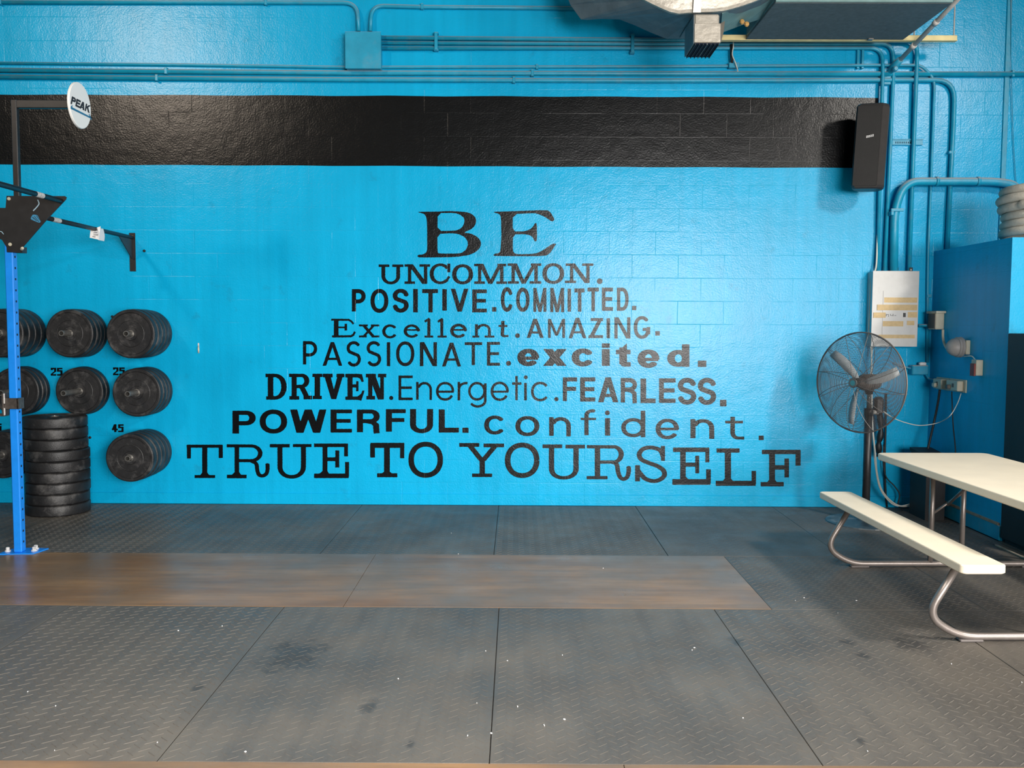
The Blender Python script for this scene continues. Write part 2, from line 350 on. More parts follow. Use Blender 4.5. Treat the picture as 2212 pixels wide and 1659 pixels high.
# ------------------------------------------------------------------ painted lettering (union of strokes, contoured to clean polygons)
def arc(cx,cy,rx,ry,t0,t1,n=22,p=2.0):
    o=[]
    for i in range(n+1):
        t=math.radians(t0+(t1-t0)*i/n); c,s_=math.cos(t),math.sin(t)
        o.append((cx+rx*math.copysign(abs(c)**(2/p),c),cy+ry*math.copysign(abs(s_)**(2/p),s_)))
    return o
def chaikin(p,k=2,closed=True):
    for _ in range(k):
        q=[]; n=len(p)
        for i in range(n if closed else n-1):
            a,b=p[i],p[(i+1)%n]; q+=[(a[0]*.8+b[0]*.2,a[1]*.8+b[1]*.2),(a[0]*.2+b[0]*.8,a[1]*.2+b[1]*.8)]
        p=q if closed else [p[0]]+q+[p[-1]]
    return p
# primitives: ('R',x0,y0,x1,y1) rect, ('G',poly) filled, ('H',poly) hole, ('P',pts,a,b) pen stroke, ('C',x,y,r) dot
def R_(x0,y0,x1,y1): return ('R',x0,y0,x1,y1)
def Qd(xt,yt,xb,yb,w,w2=None): w2=w2 or w; return ('G',[(xt,yt),(xt+w,yt),(xb+w2,yb),(xb,yb)])
def glyph(ch,x0,y0,x1,y1,a,b,kw=None):
    kw=kw or {}; W=x1-x0;H=y1-y0; ix0,ix1=x0+a/2,x1-a/2; iy0,iy1=y0+b/2,y1-b/2; cx,cy=(x0+x1)/2,(y0+y1)/2
    rx,ry=(ix1-ix0)/2,(iy1-iy0)/2; U=lambda u:ix0+(ix1-ix0)*u; V=lambda v:iy0+(iy1-iy0)*v
    P=lambda pts:('P',pts,a,b)
    k=1.18
    if ch=='I': return [R_(x0,y0,x1,y1)]
    if ch in 'Oo': return [P(arc(cx,cy,rx,ry,0,360,40,2.15))]
    if ch in 'Cc':
        t=kw.get('t',42); return [P(arc(cx,cy,rx,ry,-t,-360+t,36,2.15))]
    if ch=='G':
        return [P(arc(cx,cy,rx,ry,-42,-342,36,2.2)),R_(x1-a,cy-.02*H,x1,y1-.2*H),R_(cx+.04*W,cy+.02*H,x1,cy+.02*H+b*.9)]
    if ch=='S':
        s_=arc(cx,iy0+ry*.49,rx,ry*.49,-kw.get('t',20),-222,20)+arc(cx,iy1-ry*.52,rx,ry*.52,-42,180-kw.get('t',20),20)
        return [P(s_)]
    if ch=='T': c=kw.get('c',cx); return [R_(x0,y0,x1,y0+b),R_(c-a/2,y0,c+a/2,y1)]
    if ch=='L': return [R_(x0,y0,x0+a,y1),R_(x0,y1-b,x1,y1)]
    if ch=='E': return [R_(x0,y0,x0+a,y1),R_(x0,y1-b,x1,y1),R_(x0,y0,x1,y0+b),R_(x0,cy-b*.55,x1-.06*W,cy+b*.45)]
    if ch=='F': return [R_(x0,y0,x0+a,y1),R_(x0,y0,x1,y0+b),R_(x0,cy-b*.6,x1-.07*W,cy+b*.4)]
    if ch=='V': w=a*1.08; return [Qd(x0,y0,cx-w*.5,y1,w),Qd(x1-w,y0,cx-w*.5,y1,w)]
    if ch=='W':
        w=a*1.05; q=W*.27; return [Qd(x0,y0,x0+q-w*.5,y1,w),Qd(cx-w*.5,y0,x0+q-w*.5,y1,w),Qd(cx-w*.5,y0,x1-q-w*.5,y1,w),Qd(x1-w,y0,x1-q-w*.5,y1,w)]
    if ch=='A': w=a*1.1; yb=y0+H*.66; return [Qd(cx-w*.5,y0,x0,y1,w),Qd(cx-w*.5,y0,x1-w,y1,w),R_(x0+W*.24,yb,x1-W*.24,yb+b*.85)]
    if ch=='M': yb=y0+H*kw.get('m',1.0); w=a*1.05; return [R_(x0,y0,x0+a,y1),R_(x1-a,y0,x1,y1),Qd(x0,y0,cx-w*.5,yb,w),Qd(x1-w,y0,cx-w*.5,yb,w)]
    if ch=='N': w=a*1.25; return [R_(x0,y0,x0+a,y1),R_(x1-a,y0,x1,y1),Qd(x0,y0,x1-w,y1,w)]
    if ch=='Z': w=a*1.3; return [R_(x0+.15*W,y0,x1,y0+b),R_(x0,y1-b,x1,y1),Qd(x1-w,y0,x0,y1,w)]
    if ch=='U': return [P([(ix0,y0-5),(ix0,cy)]+arc(cx,y1-b/2-H*.28,rx,H*.28,180,0,20,2.1)+[(ix1,cy),(ix1,y0-5)])]
    if ch=='P' or ch=='R':
        hb=H*(kw.get('h',.6 if ch=='P' else .52)); yb=y0+hb-b/2; r=(yb-iy0)/2; xr=min(rx*1.1,r*1.25)
        L=[R_(x0,y0,x0+a,y1),P([(ix0,iy0),(ix1-xr,iy0)]+arc(ix1-xr,(iy0+yb)/2,xr,r,-90,90,14,2.1)+[(ix0,yb)])]
        if ch=='R':
            if kw.get('leg')=='v': L+=[P([(cx-.1*W,yb),(ix1-.18*W,yb+.05*H),(ix1-.03*W,yb+.16*H),(ix1-.02*W,y1-.15*H),(ix1,y1+10)])]
            else: L+=[Qd(cx-a*.2,yb,x1-a*1.15,y1,a*1.15)]
        return L
    if ch=='D': xr=rx*1.15; return [R_(x0,y0,x0+a,y1),P([(ix0,iy0),(ix1-xr,iy0)]+arc(ix1-xr,cy,xr,ry,-90,90,18,2.15)+[(ix0,iy1)])]
    if ch=='n': return [R_(x0,y0,x0+a,y1),P(arc(cx+.03*W,iy0+.38*H,rx-.03*W,.38*H,200,360,18,2.1)+[(ix1,y1+5)])]
    if ch=='r': return [R_(x0,y0,x0+a,y1),P(arc(x1-.05*W,iy0+.34*H,W-a*.5-.05*W,.34*H,190,282,10))]
    if ch=='e':
        yb=cy+kw.get('e',0.02)*H; bb=kw.get('bb',b*.9); return [P([(ix1,yb)]+arc(cx,cy,rx,ry,-4,-360+kw.get('t',38),36,2.1)),R_(x0+a*.6,yb-bb/2,x1-a*.15,yb+bb/2)]
    if ch=='x': w=a*1.15; return [Qd(x0,y0,x1-w,y1,w),Qd(x1-w,y0,x0,y1,w)]
    if ch=='d': yt=kw['yt']; return [R_(x1-a,y0,x1,y1),P(arc(cx,(yt+y1)/2,rx,(y1-yt-b)/2,0,360,36,2.1))]
    return []
def words():
    Wd=[]
    def add(text,ox,oy,s,prims,clip=None): Wd.append((text,ox,oy,s,prims))
    # --- BE
    B=[('G',chaikin([(95,120),(380,118),(560,108),(800,122),(890,150),(945,200),(960,260),(940,330),(880,385),(770,430),(880,445),(970,490),(1020,545),(1032,600),(1010,670),(940,730),(840,770),(700,790),(560,800),(110,805),(82,790),(85,765),(170,755),(215,725),(228,680),(225,300),(215,200),(180,150),(100,132)],1)),
       ('H',chaikin([(382,140),(640,138),(720,165),(775,210),(785,260),(765,330),(720,375),(650,402),(382,408)],1)),
       ('H',chaikin([(378,452),(600,440),(700,455),(790,500),(830,560),(835,620),(805,690),(740,735),(680,745),(400,745),(382,720)],1))]
    E=[('G',chaikin([(1218,120),(1500,112),(2020,92),(2070,130),(2125,225),(2125,245),(2100,268),(2060,250),(1990,200),(1900,160),(1830,140),(1505,155),(1505,415),(1680,412),(1760,385),(1810,340),(1835,290),(1865,292),(1868,550),(1845,568),(1825,550),(1805,505),(1760,470),(1680,455),(1508,460),(1505,700),(1530,740),(1580,755),(1840,748),(1940,705),(2100,595),(2150,595),(2150,608),(2040,770),(1880,785),(1225,782),(1215,765),(1240,745),(1290,740),(1320,715),(1335,500),(1330,200),(1300,150),(1230,135)],1))]
    add('BE',890,440,6.9125,[B,E])
    # --- UNCOMMON.
    a,b=33,24
    def ser(x0,x1,y,t=b): return R_(x0,y-t/2,x1,y+t/2)
    def slabN(l0,l1,r0,r1,y0,y1,tl,tr,bl):
        return [R_(l0,y0,l1,y1),R_(r0,y0,r1,y1),Qd(l0,y0,r1-(l1-l0)*1.5,y1,(l1-l0)*1.5),ser(*tl,y0+b/2),ser(*tr,y0+b/2),ser(*bl,y1-b/2)]
    def slabM(l0,l1,r0,r1,y0,y1,tl,tr,bl,br,ap):
        w=38; return [R_(l0,y0,l1,y1),R_(r0,y0,r1,y1),Qd(l0+8,y0,ap-w/2,y1,w+6,w),Qd(r1-w-8,y0,ap-w/2,y1,w),ser(*tl,y0+b/2),ser(*tr,y0+b/2),ser(*bl,y1-b/2),ser(*br,y1-b/2)]
    L=[[('P',[(80,75),(80,185)]+arc(151,185,71,64,180,0,20)+[(222,185),(222,75)],36,26),ser(35,138,84),ser(165,272,84)],
       slabN(315,347,468,500,70,258,(283,350),(425,527),(283,382)),
       [('P',arc(625,161,83,86,-35,-318,36,2.1),38,26),R_(692,64,720,148),('P',[(690,215),(712,185)],24,20)],
       glyph('O',737,70,938,262,42,28),
       slabM(985,1016,1195,1228,65,258,(948,1035),(1170,1255),(948,1050),(1160,1262),1103),
       slabM(1305,1337,1523,1556,62,256,(1268,1360),(1490,1590),(1270,1375),(1478,1590),1420),
       glyph('O',1600,60,1808,258,42,28),
       slabN(1864,1895,2020,2051,62,250,(1822,1900),(1980,2088),(1815,1922)),[('C',2148,232,27)]]
    add('UNCOMMON',810,555,4.424,L)
    # --- POSITIVE.COMMITTED.
    a,b=62,60
    L=[glyph('P',70,100,275,435,a,b,{'h':.64}),glyph('O',348,97,615,455,a,b),glyph('S',680,95,918,452,70,b,{'t':2}),glyph('I',985,97,1055,448,a,b),
       glyph('T',1120,100,1355,448,64,b,{'c':1245}),glyph('I',1420,100,1487,422,a,b),glyph('V',1548,95,1810,437,a,b),glyph('E',1868,105,2085,448,66,56)]
    add('POSITIVE',750,610,6.9125,L)
    a,b=53,60
    L=[[R_(22,368,85,437)],glyph('C',152,72,335,440,a,62,{'t':30}),glyph('O',380,78,580,440,a,60),glyph('M',637,82,832,440,44,60),glyph('M',890,82,1097,445,46,60),
       glyph('I',1148,92,1200,438,a,b),glyph('T',1250,90,1402,437,53,b,{'c':1328}),glyph('T',1445,78,1615,432,52,58,{'c':1530}),glyph('E',1660,78,1825,425,54,58),
       glyph('D',1885,78,2060,425,50,54),[R_(2110,350,2175,415)]]
    add('COMMITTED',1060,610,6.9125,L)
    # --- Excellent.AMAZING.
    L=[[R_(62,75,118,298),('P',[(28,86),(240,88),(270,105),(298,138)],22,24),R_(110,168,218,188),R_(190,135,220,216),('P',[(40,286),(265,284),(295,268),(315,228)],24,26)],
       [Qd(385,143,520,298,46),Qd(530,143,390,298,36),R_(360,143,468,166),R_(505,143,605,166),R_(362,274,455,298),R_(510,274,606,298)],
       [('P',arc(733,226,74,70,-38,-325,34),38,28)],
       [('P',[(1075,208)]+arc(993,222,78,66,-8,-320,34),38,28),R_(915,200,1092,218)],
       [R_(1178,75,1216,298),('P',[(1146,110),(1205,72)],26,26),R_(1145,276,1250,300)],
       [R_(1334,75,1369,298),('P',[(1303,112),(1360,74)],26,26),R_(1300,276,1410,300)],
       [('P',[(1632,206)]+arc(1552,219,80,69,-8,-320,34),42,32),R_(1475,198,1650,218)],
       [R_(1748,140,1783,298),('P',arc(1850,212,70,62,195,360,16)+[(1920,290)],34,28),R_(1716,276,1800,300),R_(1862,276,1980,300),R_(1722,276,1745,300)],
       [('P',[(2082,100),(2075,270),(2090,283),(2150,280)],40,26),R_(2030,148,2136,173)]]
    add('Excellent',710,675,5.53,L)
    a,b=44,42
    L=[[('C',117,325,33)],glyph('A',245,88,485,357,46,36),glyph('M',545,90,785,357,38,40,{'m':.88}),glyph('A',835,73,1085,362,46,34),glyph('Z',1115,78,1320,360,46,42),
       glyph('I',1368,80,1417,362,a,b),glyph('N',1478,68,1703,367,46,b),glyph('G',1750,50,1982,370,50,48),[R_(2052,262,2117,325)]]
    add('AMAZING',1100,675,6.506,L)
    # --- PASSIONATE.excited.
    a,b=33,33
    L=[glyph('P',68,32,212,270,a,b,{'h':.66}),glyph('A',268,42,468,283,33,28),glyph('S',512,32,657,292,32,32,{'t':30}),glyph('S',715,32,863,290,32,32,{'t':30}),
       glyph('I',920,43,955,287,a,b),glyph('O',1015,35,1200,287,a,b),glyph('N',1257,42,1430,287,35,b),glyph('A',1482,48,1675,290,33,28),
       glyph('T',1713,43,1890,277,33,30,{'c':1800}),glyph('E',1938,40,2070,282,35,30),[('C',2158,258,25)]]
    add('PASSIONATE',640,730,4.706,L)
    L=[glyph('e',135,115,367,300,80,46,{'t':42,'bb':36,'e':.04}),glyph('x',408,118,660,297,88,50),glyph('c',713,112,952,303,80,50,{'t':38}),
       [R_(1033,118,1117,297),R_(1033,57,1117,105)],
       [R_(1218,100,1300,280),('G',[(1218,130),(1298,57),(1300,130)]),R_(1183,125,1338,173),('P',[(1258,250),(1270,281),(1338,281)],70,48)],
       glyph('e',1412,123,1645,318,80,48,{'t':42,'bb':36,'e':.04}),glyph('d',1727,67,1963,307,80,46,{'yt':127}),[R_(2052,240,2142,308)]]
    add('excited',1090,730,4.9156,L)
    # --- DRIVEN.Energetic.FEARLESS.
    b=48
    def S2(x0,x1,y0,y1): return R_(x0,y0,x1,y1)
    L=[[R_(120,47,198,410),('P',[(150,72),(210,72)]+arc(215,230,132,158,-90,90,18,2.15)+[(150,388)],76,50),S2(88,200,47,97),S2(97,200,365,412)],
       [R_(455,47,527,410),('P',[(480,72),(600,72)]+arc(600,148,68,77,-90,90,14)+[(480,230)],72,48),Qd(560,232,640,400,78),S2(418,530,47,95),S2(423,562,362,412),S2(622,742,355,408)],
       [R_(778,47,856,405),S2(747,888,47,95),S2(752,880,358,405)],
       [Qd(915,80,1012,405,88,70),Qd(1100,80,1012,405,76,70),S2(892,1032,47,98),S2(1085,1198,47,98)],
       [R_(1240,50,1312,410),S2(1210,1400,48,100),('G',[(1380,50),(1445,52),(1470,160),(1440,165),(1415,115),(1370,98)]),R_(1300,196,1372,242),R_(1362,152,1395,295),S2(1210,1400,368,415),('G',[(1380,368),(1430,330),(1450,285),(1482,283),(1435,428),(1370,412)])],
       [R_(1530,50,1590,410),R_(1700,50,1752,405),Qd(1530,50,1668,410,95,84),S2(1498,1640,48,100),S2(1668,1786,48,98),S2(1506,1627,360,410)],
       [('C',1855,388,29)]]
    add('DRIVEN',560,800,6.506,L)
    a,b=32,31
    L=[glyph('E',122,65,300,375,34,33),glyph('n',343,145,542,370,31,b),glyph('e',593,145,822,382,32,b,{'t':30,'bb':28}),glyph('r',865,145,975,378,32,b),
       [('P',arc(1108,263,95,103,0,360,36),31,31),('P',[(1212,160),(1212,380)]+arc(1118,380,94,74,0,150,16),33,31)],
       glyph('e',1280,142,1508,385,33,b,{'t':30,'bb':26}),[R_(1590,70,1621,376),R_(1550,150,1668,182)],[R_(1702,158,1735,378),('C',1722,87,24)],
       glyph('c',1787,143,2020,390,34,32,{'t':38}),[('C',2107,362,27)]]
    add('Energetic',840,800,5.821,L)
    L=[glyph('F',92,88,272,387,52,52),glyph('E',310,88,500,392,60,52),glyph('A',535,88,790,402,62,48),glyph('R',820,95,1025,405,54,54,{'leg':'v','h':.56}),
       glyph('L',1068,103,1258,412,72,58),glyph('E',1302,100,1510,410,60,54),glyph('S',1538,93,1770,432,66,60,{'t':10}),glyph('S',1790,93,2020,435,66,60,{'t':10}),[R_(2068,370,2150,453)]]
    add('FEARLESS',1200,800,5.821,L)
    # --- POWERFUL. confident.
    L=[glyph('P',48,48,247,243,56,36,{'h':.64}),glyph('O',280,38,515,243,52,38),glyph('W',540,38,850,237,58,36),glyph('E',885,38,1068,235,52,32),
       glyph('R',1110,38,1305,232,52,34,{'leg':'v','h':.6}),glyph('F',1357,35,1527,227,52,34),glyph('U',1563,37,1760,240,52,36),glyph('L',1808,37,1980,235,52,42),[R_(2010,193,2063,237)]]
    add('POWERFUL',490,875,3.95,L)
    L=[glyph('c',55,78,215,220,36,25,{'t':38}),glyph('o',288,82,467,232,37,26),glyph('n',540,90,702,230,34,26),
       [('P',[(819,225),(819,80)]+arc(862,75,43,32,180,290,10),32,24),R_(775,95,890,112)],[R_(957,97,995,228),('C',975,58,18)],
       glyph('d',1078,42,1258,240,34,25,{'yt':97}),glyph('e',1335,102,1510,255,36,25,{'t':35,'bb':20,'e':0}),glyph('n',1595,105,1773,247,38,26),
       [('P',[(1910,87),(1910,205)]+arc(1950,205,40,41,180,95,8)+[(1997,247)],34,22),R_(1855,117,1987,137)],[R_(2105,228,2142,262)]]
    add('confident',1030,875,3.456,L)
    # --- TRUE TO YOURSELF
    def flare(x0,x1,y,yd,w=16): return []
    L=[[R_(75,88,518,126),R_(78,88,127,258),R_(468,88,518,252),R_(265,88,328,497),R_(172,460,425,497),('G',[(240,462),(265,430),(328,430),(352,462)])],
       [R_(662,85,718,500),('P',[(565,102),(870,104)]+arc(865,194,112,90,-90,90,16)+[(690,284)],56,38),R_(568,456,810,500),('G',[(625,462),(662,425),(718,425),(745,462)]),
        ('P',smooth2([(850,280),(925,320),(940,400),(960,455),(1005,470),(1050,445),(1066,390),(1065,322)]),50,42)],
       [('P',[(1218,100),(1218,350)]+arc(1362,350,144,132,180,0,20,2.2)+[(1506,350),(1506,100)],62,44),R_(1094,80,1338,122),R_(1377,80,1605,118)],
       [R_(1740,75,1800,495),R_(1636,74,2052,118),R_(2004,80,2052,232),R_(1800,243,1910,290),R_(1896,158,1945,368),R_(1636,442,2060,498),R_(2016,300,2065,480),('G',[(1700,445),(1740,410),(1800,410),(1820,445)])]]
    add('TRUE',390,945,5.672,L)
    L=[[R_(88,50,405,98),R_(85,60,130,188),R_(365,60,405,195),R_(215,60,270,372),R_(150,335,340,373),('G',[(195,337),(215,320),(270,320),(290,337)])],glyph('O',443,40,768,378,52,46)]
    add('TO',780,945,4.337,L)
    L=[[R_(920,52,1108,88),R_(1148,57,1340,92),Qd(985,70,1105,220,58),Qd(1235,70,1110,220,58),R_(1110,195,1160,370),R_(1040,338,1228,371)],glyph('O',1347,48,1672,380,52,46),
       [('P',[(1784,82),(1784,290)]+arc(1899,290,115,88,180,0,20,2.2)+[(2014,290),(2014,84)],50,32),R_(1700,65,1885,100),R_(1915,68,2097,103)]]
    def sh(pr,dx,s1,s2,dy=0):
        out=[]
        for q in pr:
            if q[0]=='R': out.append(('R',(q[1])*s2+dx,q[2]*s2+dy,q[3]*s2+dx,q[4]*s2+dy))
            elif q[0] in 'GH': out.append((q[0],[(x*s2+dx,y*s2+dy) for x,y in q[1]]))
            elif q[0]=='P': out.append(('P',[(x*s2+dx,y*s2+dy) for x,y in q[1]],q[2]*s2,q[3]*s2))
            else: out.append(('C',q[1]*s2+dx,q[2]*s2+dy,q[3]*s2))
        return out
    k=4.337/4.5143; dx=(1260-780)*4.337
    Lr=[[R_(112,78,165,405),('P',[(33,90),(300,92)]+arc(298,165,72,74,-90,90,14)+[(140,240)],50,32),R_(33,376,237,408),('P',smooth2([(280,238),(325,262),(338,330),(358,385),(392,406),(428,385),(443,330),(443,286)]),44,34)],
        [('P',smooth2([(778,185),(750,125),(665,98),(585,112),(545,163),(568,215),(640,248),(725,280),(782,322),(790,372),(745,412),(680,425),(605,402),(560,355),(528,315)]),48,38),R_(757,82,797,228),R_(505,270,553,428)],
        [R_(945,100,999,458),R_(875,98,1228,142),R_(1190,105,1230,243),R_(990,245,1100,285),R_(1092,178,1131,350),R_(868,406,1240,462),R_(1198,310,1244,445),('G',[(1000,408),(999,380),(1025,408)])],
        [R_(1380,106,1441,470),R_(1300,106,1525,148),R_(1292,422,1682,472),R_(1641,326,1685,455),('G',[(1360,424),(1380,400),(1440,400),(1460,424)])],
        [R_(1812,120,1870,475),R_(1742,120,2118,163),R_(2070,125,2120,275),R_(1860,270,1975,314),R_(1962,205,2006,390),R_(1730,434,1955,477),('G',[(1795,436),(1812,412),(1870,412),(1890,436)])]]
    L=L+[sh(g_,dx,0,k) for g_ in Lr]
    add('YOURSELF',780,945,4.337,L)
    return Wd
def smooth2(p): 
    q=smooth([(x,y,0) for x,y in p],5); return [(v.x,v.y) for v in q]
def field(prims,X,Y):
    F=np.full(X.shape,-1e3)
    def polysd(P):
        ins=np.zeros(X.shape,bool); dmin=np.full(X.shape,1e9); n=len(P)
        for i in range(n):
            x0,y0=P[i]; x1,y1=P[(i+1)%n]
            if y0!=y1:
                c=((y0>Y)!=(y1>Y)) & (X < (x1-x0)*(Y-y0)/(y1-y0)+x0); ins^=c
            L2=(x1-x0)**2+(y1-y0)**2+1e-12; t=np.clip(((X-x0)*(x1-x0)+(Y-y0)*(y1-y0))/L2,0,1)
            dmin=np.minimum(dmin,np.hypot(X-x0-t*(x1-x0),Y-y0-t*(y1-y0)))
        return np.where(ins,dmin,-dmin)
    for q in prims:
        if q[0]=='R':
            cx,cy=(q[1]+q[3])/2,(q[2]+q[4])/2; hx,hy=abs(q[3]-q[1])/2,abs(q[4]-q[2])/2
            f=np.minimum(hx-np.abs(X-cx),hy-np.abs(Y-cy))
        elif q[0]=='G': f=polysd(q[1])
        elif q[0]=='H': F=np.minimum(F,-polysd(q[1])); continue
        elif q[0]=='C': f=q[3]-np.hypot(X-q[1],Y-q[2])
        else:
            P,a,b=q[1],q[2]/2,q[3]/2; d=np.full(X.shape,1e9); n=len(P)
            for i in range(n-1):
                x0,y0=P[i][0]/a,P[i][1]/b; x1,y1=P[i+1][0]/a,P[i+1][1]/b
                L2=(x1-x0)**2+(y1-y0)**2+1e-12; t=((X/a-x0)*(x1-x0)+(Y/b-y0)*(y1-y0))/L2
                tc=np.clip(t,0,1); dd=np.hypot(X/a-x0-tc*(x1-x0),Y/b-y0-tc*(y1-y0))
                if i==0: dd=np.where(t<-0.02/np.sqrt(L2),dd+9,dd)
                if i==n-2: dd=np.where(t>1+0.02/np.sqrt(L2),dd+9,dd)
                d=np.minimum(d,dd)
            f=(1-d)*min(a,b)
        F=np.maximum(F,f)
    return F
def contour_mesh(mb,prims,ox,oy,s,mapper,step=0.8,wob=0.35,rnd=0.0):
    """prims in crop units -> polygons, mapped to world by mapper(px,py)"""
    xs=[];ys=[]
    for q in prims:
        if q[0]=='R': xs+=[q[1],q[3]]; ys+=[q[2],q[4]]
        elif q[0] in 'GH': xs+=[p[0] for p in q[1]]; ys+=[p[1] for p in q[1]]
        elif q[0]=='C': xs+=[q[1]-q[3],q[1]+q[3]]; ys+=[q[2]-q[3],q[2]+q[3]]
        else: xs+=[p[0]-q[2]/2 for p in q[1]]+[p[0]+q[2]/2 for p in q[1]]; ys+=[p[1]-q[3]/2 for p in q[1]]+[p[1]+q[3]/2 for p in q[1]]
    g=step*s; x0,x1,y0,y1=min(xs)-2*g,max(xs)+2*g,min(ys)-2*g,max(ys)+2*g
    nx=int((x1-x0)/g)+2; ny=int((y1-y0)/g)+2
    gx=x0+g*np.arange(nx); gy=y0+g*np.arange(ny); X,Y=np.meshgrid(gx,gy)
    F=field(prims,X,Y)
    PX=ox+X/s; PY=oy+Y/s
    F=F+wob*s*(np.sin(PX*0.61+PY*0.37)*np.cos(PY*0.53-PX*0.23)*0.5+np.sin(PX*1.7-PY*1.1)*0.28+np.sin(PY*2.3+PX*0.7)*0.22)
    F=np.where(np.abs(F)<1e-6,1e-6,F)
    ins=F>0; idx={}
    def vid(key,x,y):
        if key not in idx: idx[key]=len(mb.v); mb.v.append(tuple(mapper(ox+x/s,oy+y/s)))
        return idx[key]
    def corner(i,j): return vid((0,i,j),gx[i],gy[j])
    def ev(i,j,d):
        a=F[j,i]; b=F[j,i+1] if d==0 else F[j+1,i]; t=a/(a-b); t=min(max(t,0.02),0.98)
        return vid((1+d,i,j),gx[i]+(g*t if d==0 else 0),gy[j]+(g*t if d==1 else 0))
    for j in range(ny-1):
        i=0
        while i<nx-1:
            c=(ins[j,i],ins[j,i+1],ins[j+1,i+1],ins[j+1,i])
            if all(c):
                k=i
                while k<nx-1 and ins[j,k] and ins[j,k+1] and ins[j+1,k] and ins[j+1,k+1]: k+=1
                mb.f.append((corner(i,j),corner(i,j+1),corner(k,j+1),corner(k,j))); mb.sm.append(False); i=k; continue
            if any(c):
                pts=[];cs=((i,j),(i+1,j),(i+1,j+1),(i,j+1)); es=((i,j,0),(i+1,j,1),(i,j+1,0),(i,j,1))
                for q in range(4):
                    if c[q]: pts.append(corner(*cs[q]))
                    if c[q]!=c[(q+1)%4]: pts.append(ev(*es[q]))
                if len(pts)>2: mb.f.append(tuple(pts[::-1])); mb.sm.append(False)
            i+=1
# ------------------------------------------------------------------ the room
def bx(a,b,bev=0): return MB().box(a,b,bev)
XL,XR,YB,ZC=-7.5,9.0,-5.0,6.6
wall=struct('wall_back',bx((XL,D,0),(XR,D+.2,ZC)),M['wall'])
struct('wall_left',bx((XL-.2,YB,0),(XL,D+.2,ZC)),M['other_wall'])
struct('wall_right',bx((XR,YB,0),(XR+.2,D+.2,ZC)),M['other_wall'])
struct('wall_front',bx((XL-.2,YB-.2,0),(XR+.2,YB,ZC)),M['ceiling'])
struct('ceiling',bx((XL-.2,YB-.2,ZC),(XR+.2,D+.2,ZC+.2)),M['ceiling'])
# the low block partition in the right corner
struct('wall_partition',MB().box((XS,YP,0),(XR,D,ZP)),M['wall_side'])
struct('baseboard_back',bx((XL,D-.012,0),(XS,D,.10),.004),M['wall'])
bb=struct('baseboard_partition',bx((XS-.014,YP,0),(XS,D-.012,.115),.004),M['conduit'])
obj('bare_top_edge',bx((XS-.017,YP+.02,.115),(XS,D-.012,.132)),M['tan'],bb)
# painted black band across the wall
mb=MB(); yy=D-.0016
tl=atY(1897,211,D); bl=atY(1897,363,D); t0=atY(-60,204,D); b0=atY(-60,354.5,D)
def strip(p0,p1,q0,q1,y,n=40):
    m_=MB(); vs=[]; 
    for i in range(n+1):
        t=i/n; w=0.003*math.sin(i*1.7)
        a=p0.lerp(p1,t); b=q0.lerp(q1,t); vs+=[(a.x,y,a.z+w),(b.x,y,b.z+w*.7)]
    m_.add(vs,[(2*i,2*i+1,2*i+3,2*i+2) for i in range(n)]); return m_
wx=t0.x-(-6.5); 
p0=Vector((-6.9,yy,t0.z+0.001)); q0=Vector((-6.9,yy,b0.z))
o=obj('painted_band',strip(p0,tl,q0,bl,yy),M['wall_black'],wall); o['label']='wide black band painted across the blue wall'
# the painted words
for (text,ox,oy,s,letters) in words():
    mb=MB()
    for L_ in letters: contour_mesh(mb,L_,ox,oy,s,lambda px,py:atY(px,py,D-.0016),step=0.85,wob=0.30)
    o=obj('painted_word',mb,M['lettering'],wall); o['label']='black painted word '+text
def digits(txt,x0,y0,w,h,a=4.6,b=3.4):
    pr=[]
    for k,c in enumerate(txt):
        X=x0+k*(w+1.5); x1=X+w; y1=y0+h; m_=y0+h*.5
        if c=='2': pr+=[R_(X,y0,x1,y0+b),R_(x1-a,y0,x1,m_),Qd(x1-a,m_-1,X,y1-b,a),R_(X,y1-b,x1,y1),R_(X,y0,X+a,y0+5)]
        if c=='5': pr+=[R_(X,y0,x1,y0+b),R_(X,y0,X+a,m_),R_(X,m_-b,x1,m_),R_(x1-a,m_-b,x1,y1),R_(X,y1-b,x1,y1)]
        if c=='4': pr+=[Qd(x1-a*1.6,y0,X,m_+3,a),R_(x1-a*1.5,y0,x1-a*.4,y1),R_(X,m_+1,x1+1,m_+1+b)]
    return pr
for txt,x0,y0 in (('25',109.5,794.5),('25',244,793.5),('45',241.5,916.5),('45',-22,915)):
    mb=MB(); contour_mesh(mb,digits(txt,x0,y0,12,17),0,0,1.0,lambda px,py:atY(px,py,D-.0016),step=0.5,wob=0.15)
    o=obj('stencilled_number',mb,M['lettering'],wall); o['label']='black stencilled number '+txt
